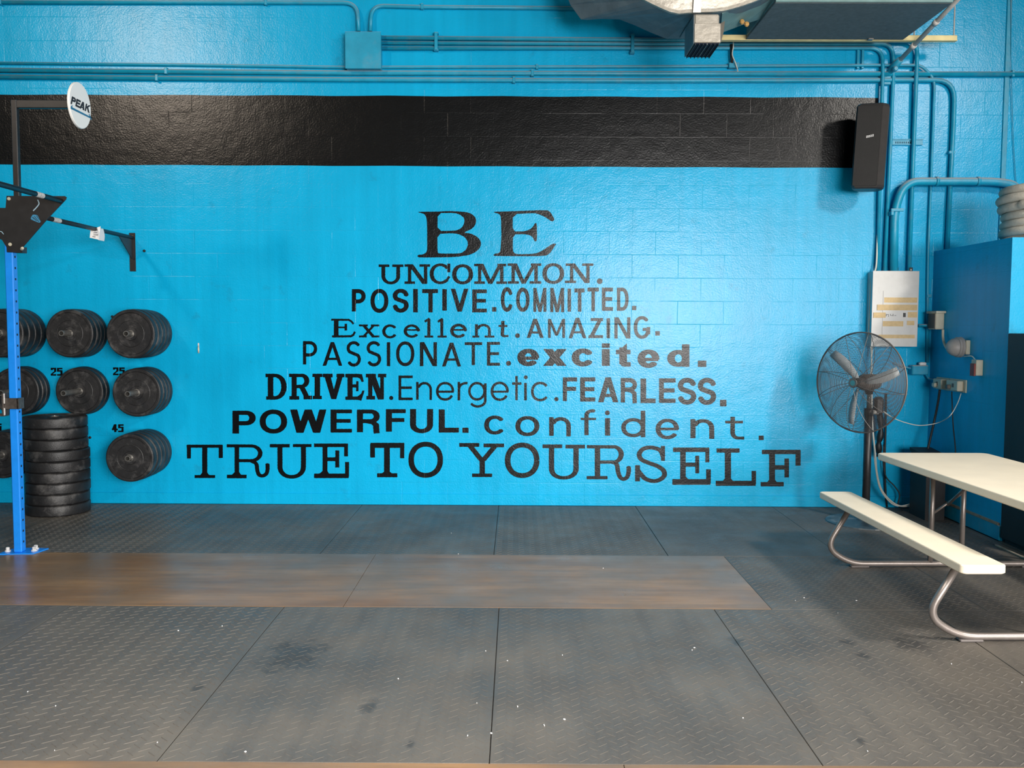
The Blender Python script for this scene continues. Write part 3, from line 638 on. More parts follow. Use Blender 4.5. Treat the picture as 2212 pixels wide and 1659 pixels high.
# floor: slab, rubber mats, plywood sheets
floor=struct('floor',bx((XL,YB,-.12),(XR,D+.2,-.02)),M['concrete'])
yA=atZ(1106,1199).y; yBm=atZ(1106,1313).y; yC=atZ(1106,1650).y
xe=atZ(1563,1201).x; xq=xe-2.44
sx=[atZ(1060,1600).x-1.222*k for k in range(6,-5,-1)]
print('rows',yA,yBm,yC,'plat',xe,xq,'seams',sx)
def tread(x0,x1,y0,y1):
    mb=MB(); h=.0012; w=.0038; L2=.029; px_,py_=.079,.061; j=0; y=y0+.03
    while y<y1-.02:
        i=0; x=x0+.035+(0.5*px_ if j%2 else 0)*0
        while x<x1-.03:
            for (dx,dy,ang) in ((0,0,40),(px_*.5,py_*.45,-42)):
                cx,cy=x+dx,y+dy
                if cx>x1-.03 or cy>y1-.025: continue
                a=math.radians(ang); ux,uy=math.cos(a)*L2,math.sin(a)*L2; vx,vy=-math.sin(a)*w,math.cos(a)*w
                z=0.0
                vs=[(cx-ux,cy-uy,z-.001),(cx-vx,cy-vy,z-.001),(cx+ux,cy+uy,z-.001),(cx+vx,cy+vy,z-.001),(cx-ux*.72,cy-uy*.72,z+h),(cx+ux*.72,cy+uy*.72,z+h)]
                mb.add(vs,[(0,1,4),(1,5,4),(1,2,5),(2,3,5),(3,4,5),(3,0,4)])
            x+=px_
        y+=py_; j+=1
    return mb
cache={}
def mat_tile(x0,x1,y0,y1):
    g=.0018; jig=0.001*math.sin(x0*7+y0*5)
    mb=MB().box((x0+g,y0+g,-.02),(x1-g,y1-g,0+jig*.5),.0015); o=obj('rubber_mat',mb,M['mat'],floor)
    key=(round(x1-x0,3),round(y1-y0,3))
    if key not in cache:
        me=tread(-(x1-x0)/2,(x1-x0)/2,-(y1-y0)/2,(y1-y0)/2).mesh('tread_pattern',M['tread']); cache[key]=me
    t=link('tread_pattern',cache[key],o); t.location=((x0+x1)/2,(y0+y1)/2,0.0); t['kind']='stuff'
    off=Vector((0,0,0)); t.location=Vector(t.location)-world_loc(o)
    return o
W4=1.222
cols=[(sx[i],sx[i+1]) for i in range(len(sx)-1)]
XRM=XR-.02
for (a,b) in cols:
    mat_tile(a,b,yBm,yBm-1.83*1.0) if False else None
for (a,b) in cols:
    if b<-4.9 or a>6: continue
    b2=min(b,XRM)
    mat_tile(a,b2,yC,yBm)
# behind the plywood the sheets start a little differently
sb=[atZ(1068,1185).x+W4*k for k in range(-5,5)]
for a,b in zip(sb[:-1],sb[1:]):
    b2=min(b,XRM)
    if a<XS-.1 and b2>XS: b2=XS-.02
    if a<XS-.1: mat_tile(a,b2,yA,D-.01)
mat_tile(xe,xe+W4,yBm,yA); mat_tile(xe+W4,xe+2*W4,yBm,yA); mat_tile(xe+2*W4,XRM,yBm,yA)
mat_tile(XS-.02,XRM,yA,YP-.005)
xw=atZ(22,1196).x
mat_tile(xw-W4,xw,yBm,yA); mat_tile(xw-2*W4,xw-W4,yBm,yA)
def sheet(x0,x1,y0,y1):
    obj('plywood_sheet',bx((x0+.0012,y0+.001,-.02),(x1-.0012,y1-.001,0.001),.001),M['ply'],floor)
sheet(xq,xe,yBm,yA); sheet(xw,xq,yBm,yA)
for k in range(-3,3): sheet(.4+k*2.44,.4+(k+1)*2.44,yC-1.22,yC)
for k in range(-6,6): pass
for a,b in cols:
    if -5.2<a<6: mat_tile(a,min(b,XRM),yC-1.22-1.83,yC-1.22)
# thin strip lying along the partition
struct('trim_1',bx((XS-.13,atZ(2212,1192).y-.6,0),(XS-.11,YP-.16,.012),.002),M['tan'])
# chalk crumbs and paper specks
mb=MB(); R=random.Random(3)
spots=[(1049,1407),(1096,1428),(1030,1520),(1118,1528),(1176,1569),(1219,1555),(1061,1585),(975,1152),(990,1197),(1303,1228),(1718,1298),(1737,1292),(1810,1325),(1850,1298),(1495,1405),(2055,1435),(1215,1416),(60,1495),(120,1526),(118,1622),(385,1363),(480,1353),(860,1467),(1605,1552),(1874,1624),(2207,1475),(1175,1567),(340,1605),(1010,1590),(1500,1400),(1118,1527),(530,1625)]
for (px,py) in spots:
    p=atZ(px,py); r=R.uniform(.0012,.0034); a=R.uniform(0,3)
    vs=[(p.x+r*math.cos(a+k*1.57)*(1.5 if k%2 else .7),p.y+r*math.sin(a+k*1.57)*1.6,.0035) for k in range(4)]
    vs=[(x,y,.001) for x,y,z in vs]+[(x,y,.004) for x,y,z in vs]
    mb.add(vs,[(4,5,6,7),(0,1,5,4),(1,2,6,5),(2,3,7,6),(3,0,4,7)])
o=obj('chalk_crumbs',mb,M['paper']); tag(o,'tiny white crumbs of chalk scattered over the black rubber floor','crumbs',kind='stuff')
# ------------------------------------------------------------------ conduits on the wall
def pipe(name,label,pts,r,R,group=None,off=None,straps=(),m='conduit',n=14,cat='pipe'):
    """pts: (px,py[,standoff]) on the wall"""
    P=[]
    for q in pts:
        so=q[2] if len(q)>2 else r+.004
        P.append(atY(q[0],q[1],D-so))
    c=P[0]; t=thing(name,c,label,cat,group)
    obj('run',MB().tube(fillet(P,R),r,n),M[m],t)
    for (px,py,vert) in straps:
        p=atY(px,py,D-r); w=r+.007
        mb=MB()
        if vert: mb.box((p.x-w,D-2*r-.007,p.z-.012),(p.x+w,D,p.z+.012),.003)
        else: mb.box((p.x-.012,D-2*r-.007,p.z-w),(p.x+.012,D,p.z+w),.003)
        obj('strap',mb,M[m],t)
    return t
G='blue-painted conduits running along the top of the wall'
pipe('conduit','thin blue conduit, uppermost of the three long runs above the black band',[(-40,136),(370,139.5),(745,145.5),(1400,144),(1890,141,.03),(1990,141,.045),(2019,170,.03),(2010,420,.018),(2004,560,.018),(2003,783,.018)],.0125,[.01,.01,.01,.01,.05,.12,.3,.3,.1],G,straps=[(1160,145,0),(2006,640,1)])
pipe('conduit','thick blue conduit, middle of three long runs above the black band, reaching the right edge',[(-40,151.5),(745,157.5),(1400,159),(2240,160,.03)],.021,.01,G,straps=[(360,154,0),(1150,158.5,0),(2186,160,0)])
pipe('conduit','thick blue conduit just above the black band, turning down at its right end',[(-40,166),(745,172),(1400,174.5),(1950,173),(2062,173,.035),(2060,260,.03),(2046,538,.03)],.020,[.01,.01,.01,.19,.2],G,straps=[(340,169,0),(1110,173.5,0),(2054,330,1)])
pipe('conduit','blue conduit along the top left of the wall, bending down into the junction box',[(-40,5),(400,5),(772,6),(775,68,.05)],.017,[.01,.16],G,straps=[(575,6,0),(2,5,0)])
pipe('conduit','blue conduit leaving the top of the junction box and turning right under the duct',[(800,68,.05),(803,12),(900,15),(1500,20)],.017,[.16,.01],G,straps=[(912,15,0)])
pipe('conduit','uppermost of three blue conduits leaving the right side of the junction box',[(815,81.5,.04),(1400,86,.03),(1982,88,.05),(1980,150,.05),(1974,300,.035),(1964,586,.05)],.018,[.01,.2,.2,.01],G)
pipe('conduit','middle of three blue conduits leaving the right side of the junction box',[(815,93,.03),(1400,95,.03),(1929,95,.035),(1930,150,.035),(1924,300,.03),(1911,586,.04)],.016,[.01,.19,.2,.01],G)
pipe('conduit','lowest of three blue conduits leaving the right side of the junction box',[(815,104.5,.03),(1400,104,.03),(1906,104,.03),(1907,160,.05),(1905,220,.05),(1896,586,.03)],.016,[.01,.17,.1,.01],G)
for (px,y0,y1) in ((943,74,112),(1365,78,118)):
    a=atY(px,y0,D); b=atY(px,y1,D)
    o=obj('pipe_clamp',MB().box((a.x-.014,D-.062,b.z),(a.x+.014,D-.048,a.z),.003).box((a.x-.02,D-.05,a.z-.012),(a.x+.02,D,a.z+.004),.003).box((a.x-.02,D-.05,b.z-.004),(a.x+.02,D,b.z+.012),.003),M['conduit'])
    tag(o,'blue clamp across the three conduits, '+('nearer the junction box' if px<1000 else 'just left of the hanging duct'),'clamp')
# standoff rails behind the conduits at the bends
for k,px in enumerate((1852,1862)):
    a=atY(px,106,D); b=atY(px,150,D)
    o=obj('strut_rail',bx((a.x-.011,D-.03,b.z),(a.x+.011,D,a.z),.003),M['conduit'])
    tag(o,('left' if k==0 else 'right')+' one of two short blue upright rails under the conduit bends','rail')
a=atY(1921,301,D); b=atY(1992,314,D); t=thing('strut_rail',(a.x,D,b.z),'short level blue rail crossing behind the upright conduits beside the loudspeaker','rail')
mb=MB().box((a.x,D-.012,b.z),(b.x,D,a.z),.002).box((a.x,D-.022,a.z-.006),(b.x,D-.01,a.z)).box((a.x,D-.022,b.z),(b.x,D-.01,b.z+.006)); obj('channel',mb,M['conduit'],t)
for k in range(9):
    x=a.x+.05+k*.018; obj('slot',bx((x,D-.0135,(a.z+b.z)/2-.012),(x+.006,D-.011,(a.z+b.z)/2+.004)),M['hole'],t)
# big arching conduit
so=.10
pts=[(1931,588,.06),(1932,455,.07),(1955,392,so),(2150,392,so),(2200,400,so),(2214,516,so)]
P=[atY(x,y,D-s) for x,y,s in pts]
t=thing('arched_conduit',P[0],'fat blue conduit rising from the breaker panel and arching right over the partition','pipe')
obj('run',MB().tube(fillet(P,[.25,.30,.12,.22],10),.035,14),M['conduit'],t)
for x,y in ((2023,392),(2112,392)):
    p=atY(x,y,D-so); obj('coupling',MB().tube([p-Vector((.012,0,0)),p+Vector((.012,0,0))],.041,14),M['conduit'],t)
p=atY(1934,455,D-.07); obj('clamp',MB().box((p.x-.055,D-.12,p.z-.012),(p.x+.055,D-.10,p.z+.012),.003).box((p.x-.055,D-.12,p.z-.045),(p.x-.03,D,p.z-.01),.004),M['conduit'],t)
P=[atY(x,y,D-s) for x,y,s in [(2165,398,.03),(2185,405,.03),(2199,440,.03),(2203,520,.03)]]
o=obj('conduit',MB().tube(fillet(P,.12),.014,8),M['conduit']); tag(o,'thin blue conduit tucked behind the right bend of the fat arching one','pipe')
# raised joint strip near the right edge
a=atY(2175,-60,D); b=atY(2186,430,D)
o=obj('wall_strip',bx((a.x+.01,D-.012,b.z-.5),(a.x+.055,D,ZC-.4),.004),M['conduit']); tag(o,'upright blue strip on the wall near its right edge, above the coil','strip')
o=obj('cable',MB().tube([atY(2184,-30,D-.016),atY(2184,120,D-.016),atY(2186,200,D-.02),atY(2189,300,D-.016),atY(2194,380,D-.016),atY(2200,430,D-.016)],.003,6),M['conduit']); tag(o,'thin blue cable hanging beside the upright wall strip above the coil','cable')
# junction box
a=atY(745,68,D-.12); b=atY(823,148,D-.12)
t=thing('junction_box',((a.x+b.x)/2,D,b.z),'square blue junction box on the upper wall between two bending conduits','box')
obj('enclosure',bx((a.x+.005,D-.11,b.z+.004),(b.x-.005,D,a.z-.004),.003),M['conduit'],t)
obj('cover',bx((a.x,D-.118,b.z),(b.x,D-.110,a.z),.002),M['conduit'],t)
a=atY(1575,135,D-.06); b=atY(1598,146,D-.06)
t=thing('junction_box',((a.x+b.x)/2,D,b.z),'small blue junction box under the hanging duct','box')
obj('enclosure',bx((a.x,D-.06,b.z),(b.x,D,a.z),.004),M['conduit'],t)
P=[atY(1580,96,D-.05),atY(1580,120,D-.05),atY(1582,137,D-.05)]
o=obj('black_cable',MB().tube(P,.013,7),M['cable_black']); tag(o,'short thick black cable dropping to the small box under the duct','cable')
P=smooth([atY(1584,84,D-.09),atY(1584,100,D-.08),atY(1582,118,D-.08),atY(1588,134,D-.085),atY(1592,146,D-.075),atY(1594,156,D-.03)])
o=obj('white_cable',MB().tube(P,.005,6),M['cable_white']); tag(o,'short white cable hanging over the small box under the duct','cable')
# bare diagonal pipe up to the roof
p0=atY(1941,133,D-.12); p1=atY(2085,-18,7.1); p1=p0+(p1-p0)*1.5
t=thing('diagonal_pipe',p0,'bare grey pipe slanting up to the right from the wall conduits','pipe')
obj('run',MB().tube([p0,p1],.019,10),M['bare_pipe'],t)
q=p0+(p1-p0)*.16; d=(p1-p0).normalized(); obj('coupling',MB().tube([q-d*.02,q+d*.02],.025,10),M['bare_pipe'],t)
q=p0+(p1-p0)*.39; obj('coupling',MB().tube([q-d*.02,q+d*.02],.025,10),M['bare_pipe'],t)
obj('anchor',MB().tube([p0+d*.03,p0-d*.06,Vector((p0.x-.05,D,p0.z-.09))],[.028,.034,.03],8).box((p0.x-.12,D-.03,p0.z-.17),(p0.x+.02,D,p0.z-.03),.006),M['conduit'],t)
p=atY(1934,149,D-.12); obj('knob',MB().lathe([(0,-.02),(.018,-.02),(.022,-.012),(.022,.01),(.015,.02),(0,.02)],p,(0,-1,0),12),M['conduit'],t)
# ------------------------------------------------------------------ hanging duct work
zU=4.00; Y1=(atZ(1650,82,zU)).y; Y0=(atZ(1860,3,zU)).y
fl=atZ(1614,79,zU); fr=atZ(1951,83,zU); nl=atZ(1669,1,zU); nr=atZ(2052,3,zU)
t=thing('air_handler',((fl.x+fr.x)/2,(Y0+Y1)/2,zU),'wide charcoal underside of an air handling unit hanging from the roof','air unit')
obj('casing',MB().box((fl.x,Y0,zU+.01),(fr.x,Y1,zU+.75),.01),M['duct_teal'],t)
obj('bottom_panel',MB().box((fl.x,Y0+.005,zU-.012),(fr.x,Y1,zU+.01),.003),M['unit'],t)
obj('flange',MB().box((fl.x,Y0-.012,zU-.008),(fr.x,Y0+.004,zU+.05),.003),M['duct_teal'],t)
for px,py in ((1880,84),): 
    p=atY(px,py-2,Y1-.02); obj('clip',bx((p.x-.02,Y1-.04,zU-.02),(p.x+.02,Y1+.0,zU-.005)),M['steel'],t)
yb_=Y1+.012; print('unit',Y0,Y1); a=atY(1557,76,yb_); b=atY(2068,88,yb_); c=atY(2068,76,yb_)
t=thing('hanger_beam',((a.x+b.x)/2,yb_,b.z),'long yellowish beam hanging level beneath the air unit','beam')
obj('beam',MB().box((a.x,yb_,b.z+.006),(b.x,yb_+.045,c.z),.003),M['beam'],t)
obj('lip',MB().box((a.x,yb_-.004,b.z),(b.x,yb_+.045,b.z+.007)),M['beam'],t)
p=atY(2061,60,yb_+.02); obj('rod',MB().tube([Vector((p.x,yb_+.02,c.z)),Vector((p.x,yb_+.02,ZC))],.006,6),M['bare_pipe'],t)
p=atY(1975,60,yb_+.02); obj('rod',MB().tube([Vector((p.x,yb_+.02,c.z)),Vector((p.x,yb_+.02,ZC))],.006,6),M['bare_pipe'],t)
# foil wrapped transition duct
def V3(px,py,Y): return atY(px,py,Y)
arcpts=[(1370,-14),(1390,0),(1408,9),(1425,17),(1446,26),(1465,30),(1487,28),(1512,27),(1540,26),(1562,24),(1585,18),(1605,12),(1625,5),(1645,-3),(1668,-14)]
YF,YR=6.75,7.45
front=[V3(x,y,YF) for x,y in arcpts]
back=[V3(1205,-60,YR),V3(1232,10,YR),V3(1255,42,YR),V3(1268,43,YR),V3(1300,41,YR),V3(1338,42,YR),V3(1372,55,YR),V3(1405,70,YR),V3(1440,84,YR),V3(1465,84,YR),V3(1490,84,YR),V3(1515,82,YR),V3(1545,74,YR),V3(1580,60,YR),V3(1640,40,YR)]
root=V3(1480,50,7.1)
t=thing('air_duct',root,'bulging foil wrapped duct hanging at the top of the photo left of the air unit','duct')
mb=MB(); n=len(front)
up=Vector((0,0,1))
vs=front+back+[p+up*1.2+Vector((0,.25,0)) for p in front]
fs=[(i,i+1,n+i+1,n+i) for i in range(n-1)]
mb.add(vs,fs); 
bk=[p for p in back]; k0=len(mb.v)
mb.add(bk+[p+up*1.3 for p in bk],[(i,i+1,n+i+1,n+i) for i in range(n-1)])
# left cheek
mb.add([front[0],back[0],back[0]+up*1.3,front[0]+up*1.2],[(0,1,2,3)])
mb.add([front[-1],back[-1],back[-1]+up*1.3,front[-1]+up*1.2],[(0,1,2,3)])
obj('underside',mb,M['duct'],t)
mb=MB(); m2=6; vs=[]
for j in range(m2+1):
    h=j/m2
    for i,p in enumerate(front):
        u=(i/(n-1)-.5)*2
        bul=.14*math.sin(h*math.pi*.5)*(1-u*u)
        vs.append(p+Vector((0,-.012-bul,h*1.2)))
mb.add(vs,[(j*n+i,j*n+i+1,(j+1)*n+i+1,(j+1)*n+i) for j in range(m2) for i in range(n-1)],True)
mb.prism([front[i]+Vector((0,-.018,.02)) for i in range(n)]+[front[i]+Vector((0,-.018,-.004)) for i in range(n-1,-1,-1)],(0,.03,0))
obj('foil_jacket',mb,M['foil'],t)
a=V3(1497,27,YF-.03); b=V3(1514,27,YF-.03)
obj('foil_tape',MB().add([a,b,b+Vector((0,-.06,.25)),a+Vector((0,-.06,.25)),b+Vector((0,-.11,.7)),a+Vector((0,-.11,.7))],[(0,1,2,3),(3,2,4,5)]),M['foil'],t)
# seam down the underside
a=V3(1500,30,YF+.0)+Vector((0,.0,-.004)); b=V3(1469,78,YR-.05)+Vector((0,0,-.006))
obj('seam',MB().tube([a,b],.006,6),M['grille'],t)
# left end collar
L0=[V3(1222,-30,7.2),V3(1250,42,7.2),V3(1262,43,7.2),V3(1262,-30,7.2)]
# teal branch between duct and unit
mb=MB(); vs=[V3(1556,72,7.2),V3(1604,54,7.2),V3(1640,42,7.25),V3(1690,-12,6.9),V3(1640,-6,6.85),V3(1560,30,6.8)]
mb.prism(vs,(0,.0,.5)); obj('branch',mb,M['duct_teal'],t)
for x,y in ((1603,47),(1613,52)):
    p=V3(x,y,7.1); obj('foam',MB().lathe([(0,-.02),(.018,-.012),(.022,0),(.014,.014),(0,.02)],p,(1,0,.3),8),M['foam'],t)
# outlet box with its grille
YO=6.62; a=V3(1500,50,YO); b=V3(1557,93,YO); zb=b.z; yo2=atZ(1482,124,zb).y
mb=MB().box((a.x,YO,zb+.004),(b.x,yo2,a.z),.004); mb.box((a.x+.006,YO+.03,a.z-.005),(b.x-.006,yo2,a.z+.075),.01)
t2=thing('duct_outlet',((a.x+b.x)/2,YO,zb),'small silver box outlet with a dark grille hanging under the foil duct','vent')
obj('box',mb,M['foil'],t2)
obj('side_sheet',bx((a.x-.004,YO+.006,zb),(a.x,yo2,a.z+.06)),M['duct'],t2)
obj('grille',MB().box((a.x+.008,YO+.012,zb-.002),(b.x-.008,yo2-.008,zb+.003)),M['hole'],t2)
k=7
for i in range(k):
    x=a.x+.012+(b.x-a.x-.024)*i/(k-1)
    obj('louvre',bx((x-.0022,YO+.008,zb-.010),(x+.0022,yo2-.006,zb)),M['grille'] if i!=3 else M['steel'],t2)
obj('foil_flap',MB().add([V3(1557,50,YO-.002),V3(1566,45,YO-.03),V3(1563,70,YO-.02),V3(1557,93,YO-.002)],[(0,1,2,3)]),M['foil'],t2)
# ------------------------------------------------------------------ loudspeaker
def rot_m(c,rz,ry=0,rx=0): return Matrix.Translation(c)@Matrix.Rotation(rz,4,'Z')@Matrix.Rotation(ry,4,'Y')@Matrix.Rotation(rx,4,'X')
c=atY(1880,320,D-.27); t=thing('wall_speaker',(c.x,c.y,c.z),'tall black loudspeaker fixed at the right end of the black band','speaker')
Ms=rot_m(c,math.radians(-24),math.radians(2.5),0)
Hs=.35
def prism_z(poly,z0,z1,Mx,bev=.012):
    mb=MB(); n=len(poly); rings=[]
    cx=sum(p[0] for p in poly)/n; cy=sum(p[1] for p in poly)/n
    for z,s_ in ((z0,.84),(z0+bev*.35,.95),(z0+bev,1),(z1-bev,1),(z1-bev*.35,.95),(z1,.84)):
        rings.append([Mx@Vector((cx+(p[0]-cx)*s_,cy+(p[1]-cy)*s_,z)) for p in poly])
    vs=[v for r in rings for v in r]; fs=[tuple(range(n))[::-1],tuple(range(5*n,6*n))]
    for j in range(5):
        for i in range(n): fs.append((j*n+i,j*n+(i+1)%n,(j+1)*n+(i+1)%n,(j+1)*n+i))
    return mb.add(vs,fs)
cab=[(-.125,-.09),(-.10,-.115),(.085,-.115),(.13,-.07),(.13,.03),(.07,.12),(-.07,.12),(-.125,.03)]
obj('cabinet',prism_z(cab,-Hs,Hs,Ms,.03),M['speaker_side'],t)
gr=[(-.122,-.118),(.082,-.118),(.088,-.111),(-.125,-.108)]
obj('front_grille',prism_z([(-.118,-.106),(-.112,-.122),(.074,-.122),(.084,-.106)],-Hs+.02,Hs-.02,Ms,.008),M['speaker'],t)
def on_face(x,z): return Ms@Vector((x,-.1235,z))
mb=MB(); pr=[]
for k in range(4):
    x=k*10; 
    pr+= [R_(x,0,x+7,2.2),R_(x,6,x+7,8.2),R_(x,0,x+2.2,8),R_(x+4.8,0,x+7,8)] if k!=2 else [R_(x,0,x+7,2.2),R_(x,3,x+7,5.2),R_(x,6,x+7,8.2)]
contour_mesh(mb,pr,0,0,1.0,lambda x,y:on_face(-.03+x*.0015+0,.08-y*.0022+x*.0003),step=.7,wob=0)
obj('badge_lettering',mb,M['paper'],t)
obj('bracket',MB().tube([c+Vector((.02,.08,.05)),Vector((c.x+.08,D,c.z+.05))],.02,8).box((c.x+.02,D-.012,c.z-.05),(c.x+.14,D,c.z+.15),.003),M['black_metal'],t)
# ------------------------------------------------------------------ breaker panel
a=atY(1886,585,D-.13); b=atY(1981,749,D-.13)
t=thing('breaker_panel',((a.x+b.x)/2,D,b.z),'tall off white electrical panel with strips of masking tape above the fan','panel')
obj('enclosure',bx((a.x+.006,D-.12,b.z+.006),(b.x-.006,D,a.z-.006),.003),M['panel'],t)
fr_=obj('front_cover',bx((a.x,D-.13,b.z),(b.x,D-.119,a.z),.002),M['panel'],t)
yf=D-.13
def wallrect(x0,y0,x1,y1,y,th,m,name,par): 
    p=atY(x0,y0,y); q=atY(x1,y1,y); return obj(name,bx((p.x,y-th,q.z),(q.x,y,p.z)),m,par)
dr=wallrect(1908,628,1977,738,yf,.004,M['panel'],'door',t)
wallrect(1951,676,1956,685,yf-.004,.004,M['grille'],'latch',dr)
for (x0,y0,x1,y1) in ((1910,642.5,1981,654),(1895,658,1981,670.5),(1887,675,1913,686.5),(1961,674,1981,686),(1907,693.5,1951,705),(1959,693,1975,702.5),(1898,723,1976,731)):
    o=wallrect(x0,y0,x1,y1,yf-.004 if x0>1905 else yf-.0042,.0008,M['tape'],'tape_strip',t)
mb=MB(); pr=[]
for i in range(9): pr+=[R_(i*4.2,0+(i%3),i*4.2+1.0,6-(i*2%3)),R_(i*4.2,2.5+(i%2),i*4.2+3.0,3.5+(i%2))]
contour_mesh(mb,pr,1914,676,1.0,lambda x,y:atY(x,y,yf-.0062),step=.5,wob=.1); 
mb2=MB(); contour_mesh(mb2,[R_(0,0,1.2,5),R_(2,1,6,2),R_(5,3,6,6),R_(9,0,10,4),R_(11,3,14,4),R_(15,0,16,5),R_(18,3,22,4)],1914,678,1.0,lambda x,y:atY(x,y,yf-.0065),step=.5,wob=.1)
obj('pencil_note',mb2,M['ink'],t)
for x in (1936,1967):
    p=atY(x,583,D-.06); obj('hub',MB().tube([p-Vector((0,0,.02)),p+Vector((0,0,.02))],.018,10),M['steel'],t)
p=atY(1983,703,D-.08); q=atX(2017,703,XS-.03)
o=obj('conduit',MB().tube([p,Vector((XS-.06,D-.08,p.z)),Vector((XS-.025,q.y,p.z))],.012,8),M['conduit']); tag(o,'short level conduit from the breaker panel to the beige switch box','pipe')
# ------------------------------------------------------------------ fittings on the partition side
def side(x,y,off=0): return atX(x,y,XS-off)
# switch box
a=side(2022,676,.0); b=side(2043,713,.0)
t=thing('switch_box',side(2032,713),'small beige switch box with a shadowy hood on the partition, joined to the grey bell','box')
obj('enclosure',bx((XS-.075,b.y+.03,b.z+.005),(XS,a.y-.02,a.z-.0),.006),M['beige'],t)
obj('cover',bx((XS-.082,b.y+.035,b.z+.015),(XS-.073,a.y-.03,a.z-.012),.003),M['dark_face'],t)
obj('top_flange',bx((XS-.085,b.y+.0,a.z-.006),(XS,a.y,a.z+.014),.003),M['beige'],t)
P=smooth([side(2037,712,.03),side(2037,728,.035),side(2040,742,.04),side(2046,754,.05)])
o=obj('flexible_conduit',MB().tube(P,.011,8),M['beige']); tag(o,'short beige flexible conduit from the switch box down to the grey bell','pipe')
c=side(2086,750); t=thing('alarm_bell',c,'grey dome shaped alarm bell on a beige plate on the partition','bell')
obj('back_plate',bx((XS-.035,c.y-.08,c.z-.058),(XS,c.y+.08,c.z+.058),.005),M['beige'],t)
obj('rim',MB().lathe([(0,.03),(.076,.03),(.084,.04),(.084,.054),(.079,.06),(.082,.064),(.082,.076),(.077,.08),(0,.08)],Vector((XS,c.y,c.z)),(-1,0,0),32),M['grey_plastic'],t)
obj('dome',MB().lathe([(.074,.078)]+[(.074*math.cos(a_),.078+.078*math.sin(a_)) for a_ in [i*math.pi/2/8 for i in range(1,9)]],Vector((XS,c.y,c.z)),(-1,0,0),32,True),M['grey_plastic'],t)
P=smooth([side(2082,770,.03),side(2092,769,.03),side(2100,770,.02),side(2107,778,.02)])
o=obj('grey_wire',MB().tube(P,.005,6),M['cable_white']); tag(o,'thin pale wire from the grey bell to the small pull station','wire')
c=atX(2110,794,XS-.03); h=.062
t=thing('pull_station',(XS,c.y,c.z-h),'narrow beige box with a red front low on the partition right of the bell','box')
obj('body',bx((XS-.055,c.y-.04,c.z-h),(XS,c.y+.04,c.z+h),.004),M['beige'],t); obj('red_front',bx((XS-.068,c.y-.034,c.z-h-.004),(XS-.054,c.y+.034,c.z+h-.03),.003),M['red'],t)
# two outlets
for k,(x0,y0,x1,y1,lab) in enumerate(((2026,815,2050,843,'left'),(2055,818,2086,848,'right'))):
    a=side(x0+2,y0); b=side(x1,y1); t=thing('outlet_box',b,'pale %s hand one of the two plug outlet boxes on the partition below the bell'%lab,'outlet')
    obj('plate',bx((XS-.012,b.y-.02,b.z-.003),(XS,a.y+.02,a.z+.003),.003),M['beige'],t)
    obj('enclosure',bx((XS-.06,b.y+.02,b.z+.008),(XS-.01,a.y-.02,a.z-.008),.006),M['beige'],t)
    obj('socket',bx((XS-.062,b.y+.08,(a.z+b.z)/2-.012),(XS-.058,b.y+.11,(a.z+b.z)/2+.018)),M['dark_face'],t)
    obj('plug',bx((XS-.085,a.y-.10,b.z+.02),(XS-.058,a.y-.05,b.z+.055),.006),M['beige'] if k==0 else M['dark_face'],t)
# blue box with white cap in the corner
a=atY(1971,789,D-.09); b=atY(2006,810,D-.09); t=thing('junction_box',((a.x+b.x)/2,D,b.z),'low blue box with a white cap in the wall corner beside the fan','box')
obj('enclosure',bx((a.x,D-.09,b.z),(b.x,D,a.z),.008),M['conduit'],t)
p=atY(1985,789,D-.06); obj('cap',bx((p.x-.0,D-.08,a.z-.002),(p.x+.06,D-.04,a.z+.026),.008),M['paper'],t)
o=obj('conduit',MB().tube(smooth([atY(1972,797,D-.05),atY(1958,794,D-.06),atY(1945,790,D-.03),atY(1930,784,D-.02)]),.009,7),M['conduit']); tag(o,'short blue conduit leaving the left of the low corner box behind the fan','pipe')
o=obj('conduit',MB().tube(smooth([atY(2000,808,D-.05),atY(2006,818,D-.05),side(2014,820,.02),side(2024,822,.02)]),.009,7),M['conduit']); tag(o,'short blue conduit from the low corner box to the plug outlets','pipe')
# ------------------------------------------------------------------ cables
def cable(name,label,pts,r,m,n=6): 
    o=obj(name,MB().tube(smooth(pts,6),r,n),M[m]); return tag(o,label,'cable')
cable('white_cable','long white cable dropping left of the breaker panel behind the fan to the floor',[atY(1898,455,D-.03),atY(1895,520,D-.035),atY(1892,578,D-.05),atY(1882,600,D-.06),atY(1879,660,D-.06),atY(1877,720,D-.06),atY(1882,760,D-.08),atY(1883,840,D-.14),atY(1884,900,D-.16),atY(1886,935,D-.18),atY(1891,985,D-.18),atY(1894,1020,D-.16),atY(1903,1055,D-.14),atY(1922,1080,D-.14),atY(1945,1093,D-.16),atY(1975,1092,D-.22)],.0075,'cable_white')
cable('white_cable','second white cable bundled beside the long one behind the fan pole',[atY(1885,745,D-.05),atY(1880,820,D-.12),atY(1878,900,D-.13),atY(1887,960,D-.16),atY(1890,1000,D-.17),atY(1899,1050,D-.15),atY(1917,1079,D-.15),atY(1940,1093,D-.17),atY(1978,1086,D-.24)],.0055,'cable_white')
c=atY(1992,1090,D-.25)
t=thing('power_strip',(c.x,c.y,c.z),'cluster of white plugs near the floor behind the picnic table','plug')
obj('body',bx((c.x-.09,c.y-.03,c.z-.02),(c.x+.07,c.y+.03,c.z+.02),.008),M['cable_white'],t)
obj('plug',bx((c.x-.03,c.y-.035,c.z+.015),(c.x+.03,c.y+.01,c.z+.05),.008),M['cable_white'],t)
obj('plug',MB().tube([(c.x+.05,c.y,c.z+.02),(c.x+.065,c.y,c.z+.12)],[.012,.004],7),M['cable_white'],t)
